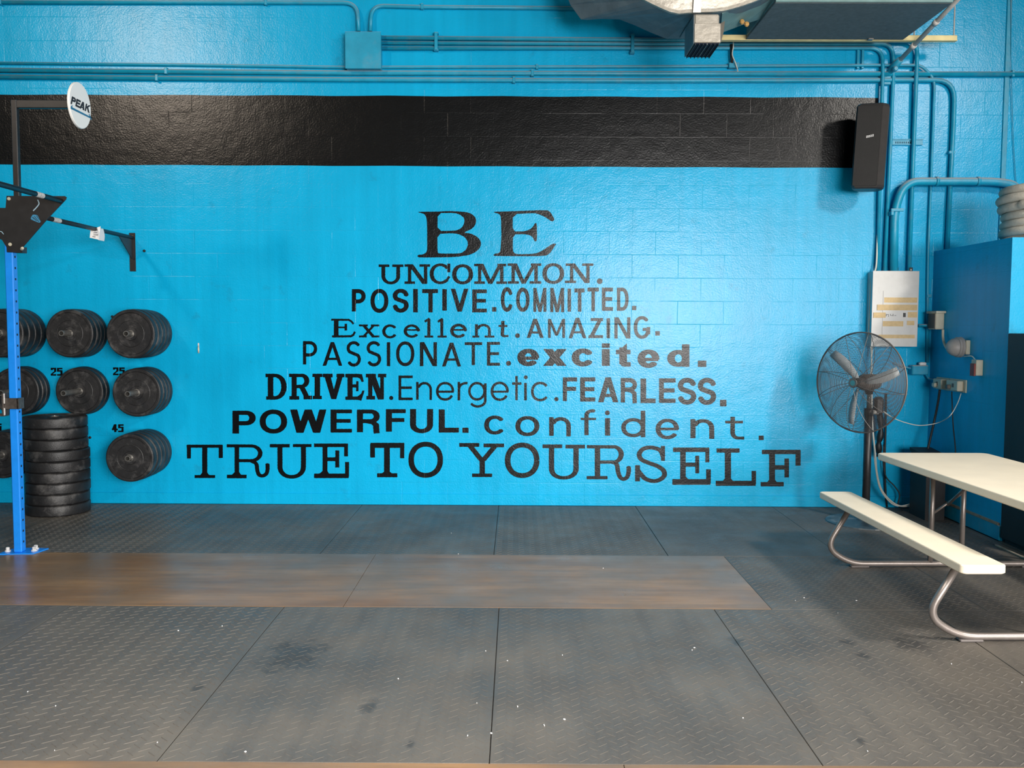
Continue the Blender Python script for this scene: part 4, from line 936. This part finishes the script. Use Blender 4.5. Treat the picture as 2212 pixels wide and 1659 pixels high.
cable('black_cable','black cable hanging straight down the wall right of the fan pole',[atY(1914,850,D-.02),atY(1913,930,D-.02),atY(1911,1000,D-.025),atY(1913,1060,D-.025),atY(1916,1095,D-.02)],.0085,'cable_black')
cable('black_cable','looping black cable curling above the white plugs behind the table',[atY(1909,960,D-.04),atY(1908,1000,D-.05),atY(1914,1030,D-.06),atY(1932,1050,D-.07),atY(1943,1068,D-.09),atY(1940,1090,D-.1),atY(1950,1102,D-.15)],.006,'cable_black')
cable('black_cable','thin black cable over the white plugs beside the table leg',[atY(1982,1086,D-.3),atY(1989,1090,D-.31),atY(1992,1103,D-.3)],.005,'cable_black')
cable('black_cable','thick black cable from the left plug outlet down toward the black case',[side(2030,842,.05),side(2026,870,.05),side(2018,910,.06),side(2010,945,.10),atY(2001,985,D-.3)],.010,'cable_black')
cable('black_cable','thin black cable from the right plug outlet down behind the picnic table',[side(2056,846,.05),side(2057,880,.03),side(2059,920,.03),side(2063,960,.04),side(2066,1010,.05)],.005,'cable_black')
cable('white_cable','thin white cable sagging from the right plug outlet to the fan',[side(2076,850,.05),atX(2068,872,XS-.10),atX(2052,898,XS-.2),atY(2027,913,D-.42),atY(1990,919,D-.45),atY(1960,914,D-.45),atY(1930,903,D-.42),atY(1908,888,D-.40),atY(1898,880,D-.38)],.0038,'cable_white')
# dark strap bundle behind the pole
P=[atY(1898,862,D-.10),atY(1900,890,D-.12),atY(1903,930,D-.13),atY(1898,960,D-.12),atY(1899,985,D-.10)]
o=obj('cable_bundle',MB().tube(smooth(P),[.02]*5+[.03]*8+[.016]*6+[.024]*6,8) if False else MB().tube(smooth(P,6),[ .018+.012*abs(math.sin(i*.55)) for i in range(25)],9),M['cable_black']); tag(o,'lumpy bundle of black cable hanging behind the fan pole','cable')
# black case on the floor
c0=atZ(1980,1120,0); zt=.60; yc0=D-.55
a=atY(1977,972,yc0+.2); b=atY(2066,978,yc0)
xr_=min(b.x,XS-.08)
t=thing('black_case',((a.x+xr_)/2,yc0+.2,0),'squat black equipment case standing in the corner behind the picnic table','case')
ztt=a.z
mb=MB().prism([(a.x+.01,yc0,.0),(a.x+.01,yc0+.3,.0),(a.x+.01,yc0+.3,ztt-.02),(a.x+.01,yc0,ztt-.05)],(xr_-a.x-.02,0,0)); obj('body',mb,M['cabinet'],t)
mb=MB().prism([(a.x,yc0-.015,ztt-.05),(a.x,yc0+.31,ztt-.02),(a.x,yc0+.31,ztt+.01),(a.x,yc0-.015,ztt-.02)],(xr_-a.x,0,0)); obj('lid',mb,M['cabinet'],t)
# black cabinet in front of the partition
a=atY(2179,720,YP-.03)
t=thing('black_cabinet',(a.x+.45,YP-.3,0),'tall black cabinet cut by the right edge in front of the partition','cabinet')
obj('body',bx((a.x,YP-.55,.03),(a.x+.9,YP-.02,a.z),.006),M['cabinet'],t)
obj('door',bx((a.x+.008,YP-.565,.05),(a.x+.892,YP-.55,a.z-.01),.004),M['cabinet'],t)
obj('plinth',bx((a.x+.02,YP-.53,0),(a.x+.88,YP-.05,.03)),M['cabinet'],t)
# coiled rope on the partition
cx=atY(2168,470,YP+.33).x+.26; cyc=YP+.34; pts=[]
r0=.034; turns=6
for i in range(turns*40+1):
    th=2*math.pi*i/40; k=i/40
    rr=.225+ .012*math.sin(k*2.1); ox_=(-.03 if k>3.6 else 0)+.008*math.sin(k*5)
    pts.append((cx+ox_+rr*math.cos(th),cyc+rr*math.sin(th),ZP+r0+.001+k*.0635))
o=obj('coiled_rope',MB().tube(pts,r0,12),M['rope']); tag(o,'thick pale coiled rope piled on top of the blue partition','rope')
# ------------------------------------------------------------------ bumper plates
def plate_mesh(R,t,key):
    h=t/2; p=[(.026,-h+.004),(.05,-h+.003),(.054,-h+.003),(.058,-h+.010),(.108,-h+.010),(.111,-h+.0075),(.115,-h+.010),(R-.032,-h+.010),(R-.026,-h+.001),(R-.010,-h),(R-.002,-h+.006),(R,-h+.014)]
    prof=p+[(r,-z) for r,z in p[::-1]]+[(.026,-h+.004)]
    return MB().lathe(prof,(0,0,0),(0,1,0),56,R-.004).mesh('rubber_disc',M['rubber'])
def hub_mesh(t):
    h=t/2; return MB().lathe([(.0255,-h-.001),(.031,-h-.001),(.033,-h+.003),(.033,h-.003),(.031,h+.001),(.0255,h+.001),(.0255,-h-.001)],(0,0,0),(0,1,0),20).mesh('hub_ring',M['steel'])
pc={}
ORD=['nearest the wall','second from the wall','third from the wall','fourth from the wall','fifth from the wall']
def plate(loc,R,t,label,group,vert=False):
    key=(round(R,3),round(t,3))
    if key not in pc: pc[key]=(plate_mesh(R,t,key),hub_mesh(t))
    e=thing('bumper_plate',loc,label,'weight plate',group)
    for nm,me in zip(('rubber_disc','hub_ring'),pc[key]):
        o=link(nm,me,e); 
    if vert: e.rotation_euler=(math.pi/2,0,random.uniform(0,6))
    else: e.rotation_euler=(random.uniform(-.012,.012),random.uniform(0,6),random.uniform(-.012,.012))
    return e
pegs=[('top','left',49.5,718,4,.40,.46),('top','middle',182,722,4,.30,.43),('top','right',322,724,5,.42,.50),
      ('middle','left',57.5,845,3,.22,.43),('middle','middle',186,848,2,.16,.43),('middle','right',322,850,4,.30,.47),
      ('bottom','left',40,985,3,.30,.40),('bottom','right',322,978,5,.44,.475)]
for row,colm,pxb,pyb,n,dep,tip in pegs:
    p=atY(pxb,pyb,D-.03); 
    zz={'top':1.525,'middle':1.02,'bottom':.475}[row]
    x=p.x; t=(dep-.02)/n-.003
    where='the %s peg of the %s row'%(colm,row)
    e=thing('storage_peg',(x,D,zz),'steel tube peg holding plates, '+where,'peg','storage pegs for plates')
    obj('tube',MB().lathe([(.017,0),(.0245,0),(.0245,tip-.004),(.023,tip),(.017,tip),(.017,tip-.10),(0,tip-.10)],(x,D-.004,zz),(0,-1,0),20),M['steel'],e)
    obj('flange',MB().box((x-.05,D-.008,zz-.05),(x+.05,D,zz+.05),.002),M['black_metal'],e)
    RR={'top':.21,'middle':.212,'bottom':.208}[row]
    for k in range(n):
        tt=t
        y=D-.02-(k+.5)*(t+.003)
        plate((x,y,zz-.002),RR-(.004 if (k*3+n)%4==1 else 0),tt,'black bumper plate %s on %s'%(ORD[k],where),'bumper plates hanging on the wall pegs')
# stack on the floor
fy=atZ(124,1119).y; Rk=.252; cx=atY(124,1000,fy+Rk).x
hs=(atY(124,905,fy).z)/9
SO=['bottom','second from bottom','third from bottom','fourth from bottom','middle','fourth from top','third from top','second from top','top']
offs=[(.0,0),(-.002,.0),(.003,0),(.004,.0),(.004,0),(.007,0),(-.008,0),(-.006,0),(-.01,.0)]
for k in range(9):
    plate((cx+offs[k][0],fy+Rk+.0,hs*(k+.5)+.001),Rk-(.002 if k%2 else 0),hs-.002,'black bumper plate lying flat, %s of the floor stack'%SO[k],'stack of bumper plates on the floor',vert=True)
# small items on the wall
p=atY(429,752,D); t=thing('wall_hook',(p.x,D,p.z),'tiny metal hook on the wall right of the hanging plates','hook')
obj('plate',bx((p.x-.006,D-.003,p.z-.045),(p.x+.006,D,p.z+.045),.001),M['chalk'],t)
obj('ring',MB().tube([(p.x+.004,D-.012-.010*math.cos(a),p.z-.012+.028*math.sin(a)) for a in [i*math.pi/8 for i in range(16)]],.004,6,closed=True),M['bolt'],t)
for px,py,lab in ((195,945,'right of the floor stack'),(243,684,'above the right peg of the top row'),(312,542,'right of the pull-up bar bracket')):
    p=atY(px,py,D); o=obj('wall_bolt',MB().lathe([(0,.012),(.008,.012),(.012,.008),(.012,0)],(p.x,D,p.z),(0,-1,0),8),M['black_metal']); tag(o,'small dark bolt head in the wall '+lab,'bolt')
# ------------------------------------------------------------------ pull-up rig
YPp=atZ(45,1196,0).y+.03; pc_=atY(38,1000,YPp); xp=atY(36.0+5.5,1100,YPp).x-.004
hw=.030
zpost=2.16
t=thing('rig_post',(xp,YPp,0),'bright blue square steel rig post with punched holes at left','rig post')
obj('upright',MB().box((xp-hw*.95,YPp-hw,.008),(xp+hw*.95,YPp+hw,zpost),.006),M['blue_post'],t)
k=0; z=.08
hm=MB().lathe([(0,.0008),(.0085,.0008),(.0085,-.001)],(0,0,0),(1,0,0),10).mesh('bolt_hole',M['hole'])
while z<zpost-.02:
    o=link('bolt_hole',hm,t); o.location=(hw*.95,-.001,z); z+=.0762
obj('base_plate',MB().prism([(xp-.12,YPp-.07,0),(xp+.12,YPp-.05,0),(xp+.15,YPp+.10,0),(xp-.09,YPp+.11,0)],(0,0,.008)),M['blue_post'],t)
for dx,dy in ((.09,.02),(.075,.07),(-.085,.0)):
    obj('anchor_bolt',MB().lathe([(0,.03),(.009,.03),(.013,.026),(.013,.008),(.02,.008),(.02,0)],(xp+dx,YPp+dy,.008),(0,0,1),10),M['chalk'],t)
# gusset plates, tubes and bars above it
yg=YPp-hw-.006
t=thing('rig_header',(xp,YPp,zpost),'black steel gusset plate and upright frame on top of the blue rig post','rig frame')
gp=[(14,423),(140,423.5),(143.5,426),(142,431),(104,471),(49,534),(48,546),(14.5,544),(14,534),(4,518),(-8,514),(-60,514),(-60,449),(12,449)]
mb=MB().prism([atY(x,y,yg) for x,y in gp],(0,.007,0)); obj('gusset_plate',mb,M['black_metal'],t)
obj('foot_bracket',MB().prism([atY(x,y,YPp-hw) for x,y in ((15,538),(48,533),(48,546),(15,545))],(0,.06,0)),M['black_metal'],t)
for x,y in ((19.5,429.5),(22,528)):
    p=atY(x,y,yg); obj('bolt',MB().lathe([(0,.008),(.009,.008),(.0125,.004),(.0125,0)],p,(0,-1,0),8),M['bolt'],t)
p=atY(47,538,yg-.0); obj('bolt',MB().lathe([(0,.02),(.009,.02),(.011,.014),(.011,0)],p,(.6,-.6,.3),8),M['bolt'],t)
# emblem on the gusset
mp_=lambda x,y:atY(x,y,yg-.0008)
mb=MB(); contour_mesh(mb,[('P',smooth2([(562,355),(582,415),(545,470),(495,522)]),16,16)],0,380,6.913,mp_,step=.5,wob=.1)
contour_mesh(mb,[('P',smooth2([(-5,828),(25,835),(55,872)]),10,10)],0,380,6.913,mp_,step=.5,wob=.1)
obj('emblem',mb,M['logo_pale'],t)
mb=MB(); contour_mesh(mb,[('G',chaikin([(490,575),(560,585),(585,640),(610,685),(590,702),(530,680),(455,645),(468,610)],1)),('H',[(505,600),(515,600),(590,690),(580,690)]),('H',[(480,620),(490,612),(560,675),(545,672)]),('H',[(540,590),(548,590),(595,665),(588,665)])],0,380,6.913,mp_,step=.4,wob=.05)
obj('emblem',mb,M['logo_blue'],t)
# vertical and horizontal tube carrying the target
a=atY(36.5,424,YPp); b=atY(33.5,219,YPp); xt=(a.x+b.x)/2
TX=atY(171,228,YPp); zt=atY(100,226,YPp).z
obj('upright_tube',MB().box((xt-.019,YPp-.019,zpost-.02),(xt+.019,YPp+.019,zt+.03),.004),M['black_metal'],t)
obj('arm_tube',MB().box((xt+.019,YPp-.019,zt-.026),(TX.x-.02,YPp+.019,zt+.028),.004),M['black_metal'],t)
obj('cross_tube',MB().prism([atY(-60,449,YPp-.02),atY(12,449,YPp-.02),atY(12,462,YPp-.02),atY(-60,462,YPp-.02)],(0,.05,0)),M['black_metal'],t)
# round target
Rd=.152; c=Vector((TX.x,YPp,TX.z))
t=thing('wall_ball_target',c,'round white target disc with a black wordmark at the end of the rig arm','target')
obj('disc',MB().lathe([(0,.009),(Rd-.003,.009),(Rd,.006),(Rd,-.006),(Rd-.003,-.009),(0,-.009)],c,(1,0,0),56),M['white'],t)
obj('clamp',bx((c.x-.03,c.y-.03,c.z-.03),(c.x-.008,c.y+.03,c.z+.03),.003),M['black_metal'],t)
# lettering on the disc: y runs away from the camera, lettering coordinates u(-1..1), v
def dm(x,y): return Vector((c.x+.0098, c.y+((x+4)/100)*Rd*1.17, c.z-(y/100)*Rd))
mb=MB()
def ital(pr,x,w):
    out=[]
    for q in pr:
        if q[0]=='R': x0,y0,x1,y1=q[1:]; out.append(('G',[(x+x0-(y0-0)*.35,y0),(x+x1-(y0)*.35,y0),(x+x1-(y1)*.35,y1),(x+x0-(y1)*.35,y1)]))
        elif q[0]=='G': out.append(('G',[(x+px_-(py_)*.35,py_) for px_,py_ in q[1]]))
        else: out.append(('P',[(x+px_-(py_)*.35,py_) for px_,py_ in q[1]],q[2],q[3]))
    return out
LT=[glyph('P',0,0,34,36,11,9),glyph('E',0,0,34,36,11,9),glyph('A',0,0,40,36,12,7),[R_(0,0,11,36),('G',[(26,0),(40,0),(11,22),(4,16)]),('G',[(10,14),(22,12),(42,36),(27,36)])]]
for g_,x in zip(LT,(-76,-40,-8,34)):
    contour_mesh(mb,[( 'G',[(a_,b_-22) for a_,b_ in q[1]]) if q[0]=='G' else ('P',[(a_,b_-22) for a_,b_ in q[1]],q[2],q[3]) for q in ital(g_,x+6,0)],0,0,1.0,dm,step=1.2,wob=0)
obj('wordmark',mb,M['logo_black'],t)
mb=MB(); contour_mesh(mb,[('G',[(-82,26),(-70,17),(-66,17),(-70,26),(70,28),(76,36),(-84,36)])],0,0,1.0,dm,step=1.2,wob=0); contour_mesh(mb,[('G',[(60,20),(68,18),(86,40),(76,40)])],0,0,1.0,dm,step=1.2,wob=0)
obj('wordmark_underline',mb,M['logo_blue'],t)
# bars
xb=atY(283,515,D-.03).x; zb_=atY(275,512,D-.06).z
p1=Vector((xb,D-.012,zb_)); p0=Vector((xb,YPp-.01,zb_))
t=thing('pull_up_bar',p1,'black pull-up bar running from the rig post to its bracket on the wall','pull-up bar')
obj('bar',MB().tube([p0,p1],.0175,14),M['black_metal'],t)
q=lambda f:p0.lerp(p1,f)
yq=atX(120,473,xb).y
obj('worn_section',MB().tube([Vector((xb,yq-.05,zb_)),Vector((xb,yq+.06,zb_))],.0179,14,caps=False),M['chalk'],t)
za=atY(284,503,D-.01).z; zbm=atY(286,586,D-.01).z
t2=thing('wall_bracket',(xb,D,zbm),'black triangular wall bracket carrying the end of the pull-up bar','bracket')
obj('wall_plate',bx((xb-.026,D-.008,zbm),(xb+.026,D,za+.0),.001),M['black_metal'],t2)
obj('web',MB().prism([Vector((xb+.0,D-.008,zb_+.01)),Vector((xb+.0,D-.008,zbm+.11)),Vector((xb,D-.03,zbm+.11)),Vector((xb+.0,D-.30,zb_-.0)),Vector((xb,D-.30,zb_+.01))],(.006,0,0)),M['black_metal'],t2)
p=Vector((xb,D-.008,za-.035)); obj('bolt',MB().lathe([(0,.008),(.009,.008),(.013,.004),(.013,0)],p,(0,-1,0),8),M['bolt'],t2)
# near bar
x2=atY(128,433,yg-.02).x; z2=atY(128,433,yg-.02).z
p1=Vector((x2,yg,z2)); p0=Vector((x2,3.6,z2))
t=thing('pull_up_bar',p1,'black pull-up bar coming from the top left to the tip of the gusset plate','pull-up bar')
obj('bar',MB().tube([p0,p1],.0175,14),M['black_metal'],t)
yq=atX(84,420,x2).y; obj('worn_section',MB().tube([Vector((x2,yq-.045,z2)),Vector((x2,yq+.045,z2))],.0179,14,caps=False),M['chalk'],t)
# paper tag on the far bar
yt=atX(208,497,xb).y
mb=MB(); w=.075; 
def tg(u,v): # u along the bar, v down
    return Vector((xb+.022+.010*math.sin(v*2.6)+.004*u,yt-.03+u*w*1.3,zb_+.012-v*.10))
n=8
vs=[Vector((xb-.019,yt-.03,zb_-.02)),Vector((xb-.019,yt-.03+w*1.3,zb_-.02)),Vector((xb-.012,yt-.03,zb_+.019)),Vector((xb-.012,yt-.03+w*1.3,zb_+.019))]+[tg(u,v/n) for v in range(n+1) for u in (0,1)]
mb.add(vs,[(i,i+1,i+3,i+2) for i in range(0,len(vs)-2,2)],True)
# the camera sees it nearly square on: a second leaf faces the room
mb.add([Vector((xb-.035,yt-.024,zb_-.005)),Vector((xb+.045,yt-.02,zb_+.022)),Vector((xb+.032,yt-.03,zb_-.085)),Vector((xb-.04,yt-.03,zb_-.07))],[(0,1,2,3)])
o=thing('paper_tag',(xb,yt,zb_-.09),'white printed paper tag wrapped around the pull-up bar','tag')
obj('sheet',mb,M['paper'],o)
mb=MB()
for k,(v,u0,u1) in enumerate(((.2,.45,.85),(.4,.35,.8),(.6,.4,.9),(.78,.3,.7))):
    A=Vector((xb-.035,yt-.026,zb_-.005)); B=Vector((xb+.045,yt-.022,zb_+.022)); Cc=Vector((xb+.032,yt-.032,zb_-.085)); Dd=Vector((xb-.04,yt-.032,zb_-.07))
    def pt(u,v): return A.lerp(B,u).lerp(Dd.lerp(Cc,u),v)+Vector((0,-.001,0))
    m_=int((u1-u0)/.07)
    for i in range(m_):
        ua=u0+i*.07; mb.add([pt(ua,v),pt(ua+.045,v),pt(ua+.045,v+.09),pt(ua,v+.09)],[(0,1,2,3)])
obj('print',mb,M['ink'],o)
# J-cup on the post
zc=atY(38,872,YPp-.04).z
t=thing('j_cup',(xp,YPp,zc-.06),'scuffed steel bar holder clamped around the blue rig post','bar holder')
zh=.038
mb=MB().box((xp-.055,YPp-.043,zc-zh),(xp+.043,YPp-.031,zc+zh),.003).box((xp+.031,YPp-.043,zc-zh),(xp+.043,YPp+.043,zc+zh),.003).box((xp-.055,YPp+.031,zc-zh),(xp+.043,YPp+.043,zc+zh),.003)
obj('sleeve',mb,M['dark_steel'],t)
a=atY(24,850,YPp-.05); b=atY(24,897,YPp-.05)
obj('back_plate',bx((xp-.062,YPp-.06,b.z),(xp-.050,YPp+.05,a.z),.002),M['dark_steel'],t)
obj('pad',bx((xp-.050+.0,YPp-.056,a.z-.07+.0),(xp-.046,YPp-.044,a.z),.001),M['chalk'],t)
obj('pad',bx((xp-.050,YPp-.056,b.z),(xp-.046,YPp-.044,b.z+.05),.001),M['chalk'],t)
obj('saddle',MB().box((xp-.30,YPp-.035,b.z-.01),(xp-.06,YPp+.03,b.z+.006),.003).box((xp-.30,YPp-.035,b.z-.01),(xp-.29,YPp+.03,b.z+.05),.003),M['dark_steel'],t)
# ------------------------------------------------------------------ pedestal fan
fb=Vector((atY(1873,1000,7.38).x,7.38,0))
t=thing('pedestal_fan',fb,'large wire guarded pedestal fan turned left on a black pole by the wall','fan')
obj('base',MB().lathe([(0,.035),(.06,.035),(.075,.022),(.27,.016),(.31,.008),(.315,0),(0,0)],fb,(0,0,1),48),M['fan_base'],t)
ztop=atY(1875,890,fb.y).z
obj('lower_pole',MB().tube([fb+Vector((0,0,.02)),Vector((fb.x,fb.y,ztop))],.031,16),M['fan_dark'],t)
zf=atY(1862,826,7.33).z
obj('upper_pole',MB().tube([Vector((fb.x,fb.y,ztop-.01)),Vector((fb.x,fb.y,zf-.02))],.018,12),M['steel'],t)
obj('collar',MB().tube([Vector((fb.x,fb.y,ztop-.03)),Vector((fb.x,fb.y,ztop+.03))],.037,16),M['fan_dark'],t)
kn=Vector((fb.x+.045,fb.y-.02,ztop)); obj('knob',MB().tube([kn-Vector((.02,0,0)),kn+Vector((.025,0,0))],.018,10),M['chalk'],t)
obj('oscillation_box',MB().box((fb.x+.035,fb.y-.04,zf-.27),(fb.x+.115,fb.y+.03,zf-.12),.02),M['fan_dark'],t)
al=math.radians(54); ax=Vector((-math.sin(al),-math.cos(al),0)); uu=Vector((math.cos(al),-math.sin(al),0)); ww=Vector((0,0,1))
hc=fb+Vector((0,0,zf))+ax*.13
Rf=.405
def fp(r,a,h): return hc+ax*h+uu*(r*math.cos(a))+ww*(r*math.sin(a))
def guard(sgn,depth,rings,name,rin):
    mb=MB()
    def hh(r): 
        q=r/Rf; return sgn*(depth*(1-q**2.6)+.012)
    for k in range(rings):
        r=rin+(Rf-rin)*(k+.5)/rings
        mb.tube([fp(r,2*math.pi*i/56,hh(r)) for i in range(56)],.0015,3,closed=True)
    nr=12
    for i in range(nr):
        a=2*math.pi*i/nr+.1
        mb.tube([fp(r,a+ (r/Rf)*.25,hh(r)+sgn*.002) for r in [rin+(Rf-rin)*j/10 for j in range(11)]],.0024,5)
    o=obj(name,mb,M['fan_wire'],t); return o
guard(1,.085,46,'front_guard',.035); guard(-1,.10,36,'rear_guard',.07)
obj('guard_rim',MB().tube([fp(Rf,2*math.pi*i/72,0) for i in range(72)],.0065,8,closed=True),M['fan_wire'],t)
obj('hub_badge',MB().lathe([(0,.006),(.022,.006),(.024,.002)],hc+ax*.098,ax,24).lathe([(.0,.0)]*2,hc,ax,3),M['badge'],t)
obj('hub_ring',MB().lathe([(.022,.008),(.036,.008),(.038,0),(.036,-.006),(.022,-.006)],hc+ax*.096,ax,28),M['steel'],t)
obj('motor',MB().lathe([(0,-.24),(.045,-.235),(.062,-.21),(.068,-.12),(.066,-.05),(.05,-.03),(0,-.03)],hc,ax,28),M['fan_motor'],t)
obj('yoke',MB().tube([Vector((fb.x,fb.y,zf-.10)),hc-ax*.13+Vector((0,0,-.04))],[.028,.04],12),M['fan_dark'],t)
obj('blade_hub',MB().lathe([(0,.05),(.035,.045),(.04,.0),(.04,-.03),(0,-.03)],hc,ax,24),M['fan_motor'],t)
for k in range(3):
    a0=2*math.pi*k/3+math.radians(-112); vs=[]; nn=7
    for i in range(nn):
        f=i/(nn-1); r=.035+f*.315; wd=.018+.030*math.sin(f*math.pi*.75)
        for sd in (-1,1):
            a=a0+sd*wd/max(r,.06)*.8+f*.18
            vs.append(fp(r,a,sd*.016*(1-.4*f)+.005)); 
    nv=len(vs); vs+=[v-ax*.0025 for v in vs]
    fs=[(2*i,2*i+1,2*i+3,2*i+2) for i in range(nn-1)]+[(nv+2*i,nv+2*i+2,nv+2*i+3,nv+2*i+1) for i in range(nn-1)]
    fs+=[(2*i,2*i+2,nv+2*i+2,nv+2*i) for i in range(nn-1)]+[(2*i+1,nv+2*i+1,nv+2*i+3,2*i+3) for i in range(nn-1)]+[(0,nv,nv+1,1),(2*nn-2,2*nn-1,nv+2*nn-1,nv+2*nn-2)]
    obj('blade',MB().add(vs,fs,True),M['fan_blade'],t)
# ------------------------------------------------------------------ picnic table
TR=math.radians(1.1)
far=atZ(1827,1223,0); near=atZ(2060,1382,0)
print('frames',far,near)
yF,yN=far.y,near.y; ymid=(yF+yN)/2; half=(yF-yN)/2+.26
TXc=2.905
t=thing('picnic_table',(TXc,ymid,0),'picnic table with almond plastic top and benches on bronze steel tube legs','picnic table')
t.rotation_euler=(0,0,TR)
base=Vector((TXc,ymid,0))
def tp(x,y,z): return Vector((x,y,z))+base
zt=.735; hw_=.385
def slab(x0,x1,y0,y1,z0,z1,rc,name):
    # rounded corners in plan and softened edges
    pl=[]
    for (cx_,cy_,a0) in ((x1-rc,y1-rc,0),(x0+rc,y1-rc,90),(x0+rc,y0+rc,180),(x1-rc,y0+rc,270)):
        for k in range(7): a=math.radians(a0+15*k); pl.append((cx_+rc*math.cos(a),cy_+rc*math.sin(a)))
    n=len(pl); mx,my=(x0+x1)/2,(y0+y1)/2; vs=[]; e=.006
    for (z,ins) in ((z0,e),(z0+e,0),(z1-e,0),(z1-e*.3,e*.35),(z1,e)):
        for (x,y) in pl: vs.append(tp(x-math.copysign(ins,x-mx),y-math.copysign(ins,y-my),z))
    fs=[tuple(range(n))[::-1],tuple(range(4*n,5*n))]
    for j in range(4):
        for i in range(n): fs.append((j*n+i,j*n+(i+1)%n,(j+1)*n+(i+1)%n,(j+1)*n+i))
    return obj(name,MB().add(vs,fs),M['table'],t)
slab(-hw_,hw_,-half,half,zt-.045,zt,.05,'tabletop')
bx0=.775; bw=.222
zs_=.462
slab(-bx0,-bx0+bw,-half+.0,half,zs_-.045,zs_,.025,'bench_seat'); slab(bx0-bw,bx0,-half,half,zs_-.045,zs_,.025,'bench_seat')
hy=(yF-yN)/2; r_=.0195
for s_ in (-1,1):
    y=s_*hy
    prof=[(-bx0+.07,zs_-.045),(-bx0+.045,.33),(-bx0-.02,.14),(-bx0+.03,.022+.0),(0,.022),(bx0-.03,.022),(bx0+.02,.14),(bx0-.045,.33),(bx0-.07,zs_-.045)]
    cp=[tp(x,y,z) for x,z in [(-bx0+.13,zs_-.045),(-bx0-.03,.17),(-bx0+.08,.022),(bx0-.08,.022),(bx0+.03,.17),(bx0-.13,zs_-.045)]]
    pp=fillet([cp[0],tp(-bx0-.015,y,.20),tp(-bx0+.01,y,.022),tp(bx0-.01,y,.022),tp(bx0+.015,y,.20),cp[-1]],[.06,.17,.17,.06],8)
    pp=fillet([cp[0],tp(-bx0-.035,y,.13),tp(-bx0+.13,y,.022),tp(bx0-.13,y,.022),tp(bx0+.035,y,.13),cp[-1]],[.16,.10,.10,.16],10)
    lg=obj('leg_frame',MB().tube(pp,r_,12),M['tube'],t)
    for sx_ in (-1,1):
        xx=sx_*(bx0-.20)
        obj('foot_cap',MB().box(tp(xx-.07,y-.028,0),tp(xx+.05,y+.028,.012),.004),M['foot'],t)
        obj('seat_bracket',MB().box(tp(sx_*(bx0-.13)-.04,y-.02,zs_-.055),tp(sx_*(bx0-.13)+.04,y+.02,zs_-.045)),M['tube'],t)
        obj('upright_leg',MB().tube([tp(sx_*.105,y,.022),tp(sx_*.105,y,zt-.045)],.0175,12),M['tube'],t)
    obj('cross_brace',MB().tube([tp(.095,y,.50),tp(-.10,y,.36)],.009,8),M['tube'],t)
    obj('long_brace',MB().tube([tp(0,y,.42),tp(0,y-s_*.38,zt-.05)],.010,8),M['tube'],t)
    obj('top_rail',MB().box(tp(-.30,y-.015,zt-.065),tp(.30,y+.015,zt-.045),.002),M['tube'],t)
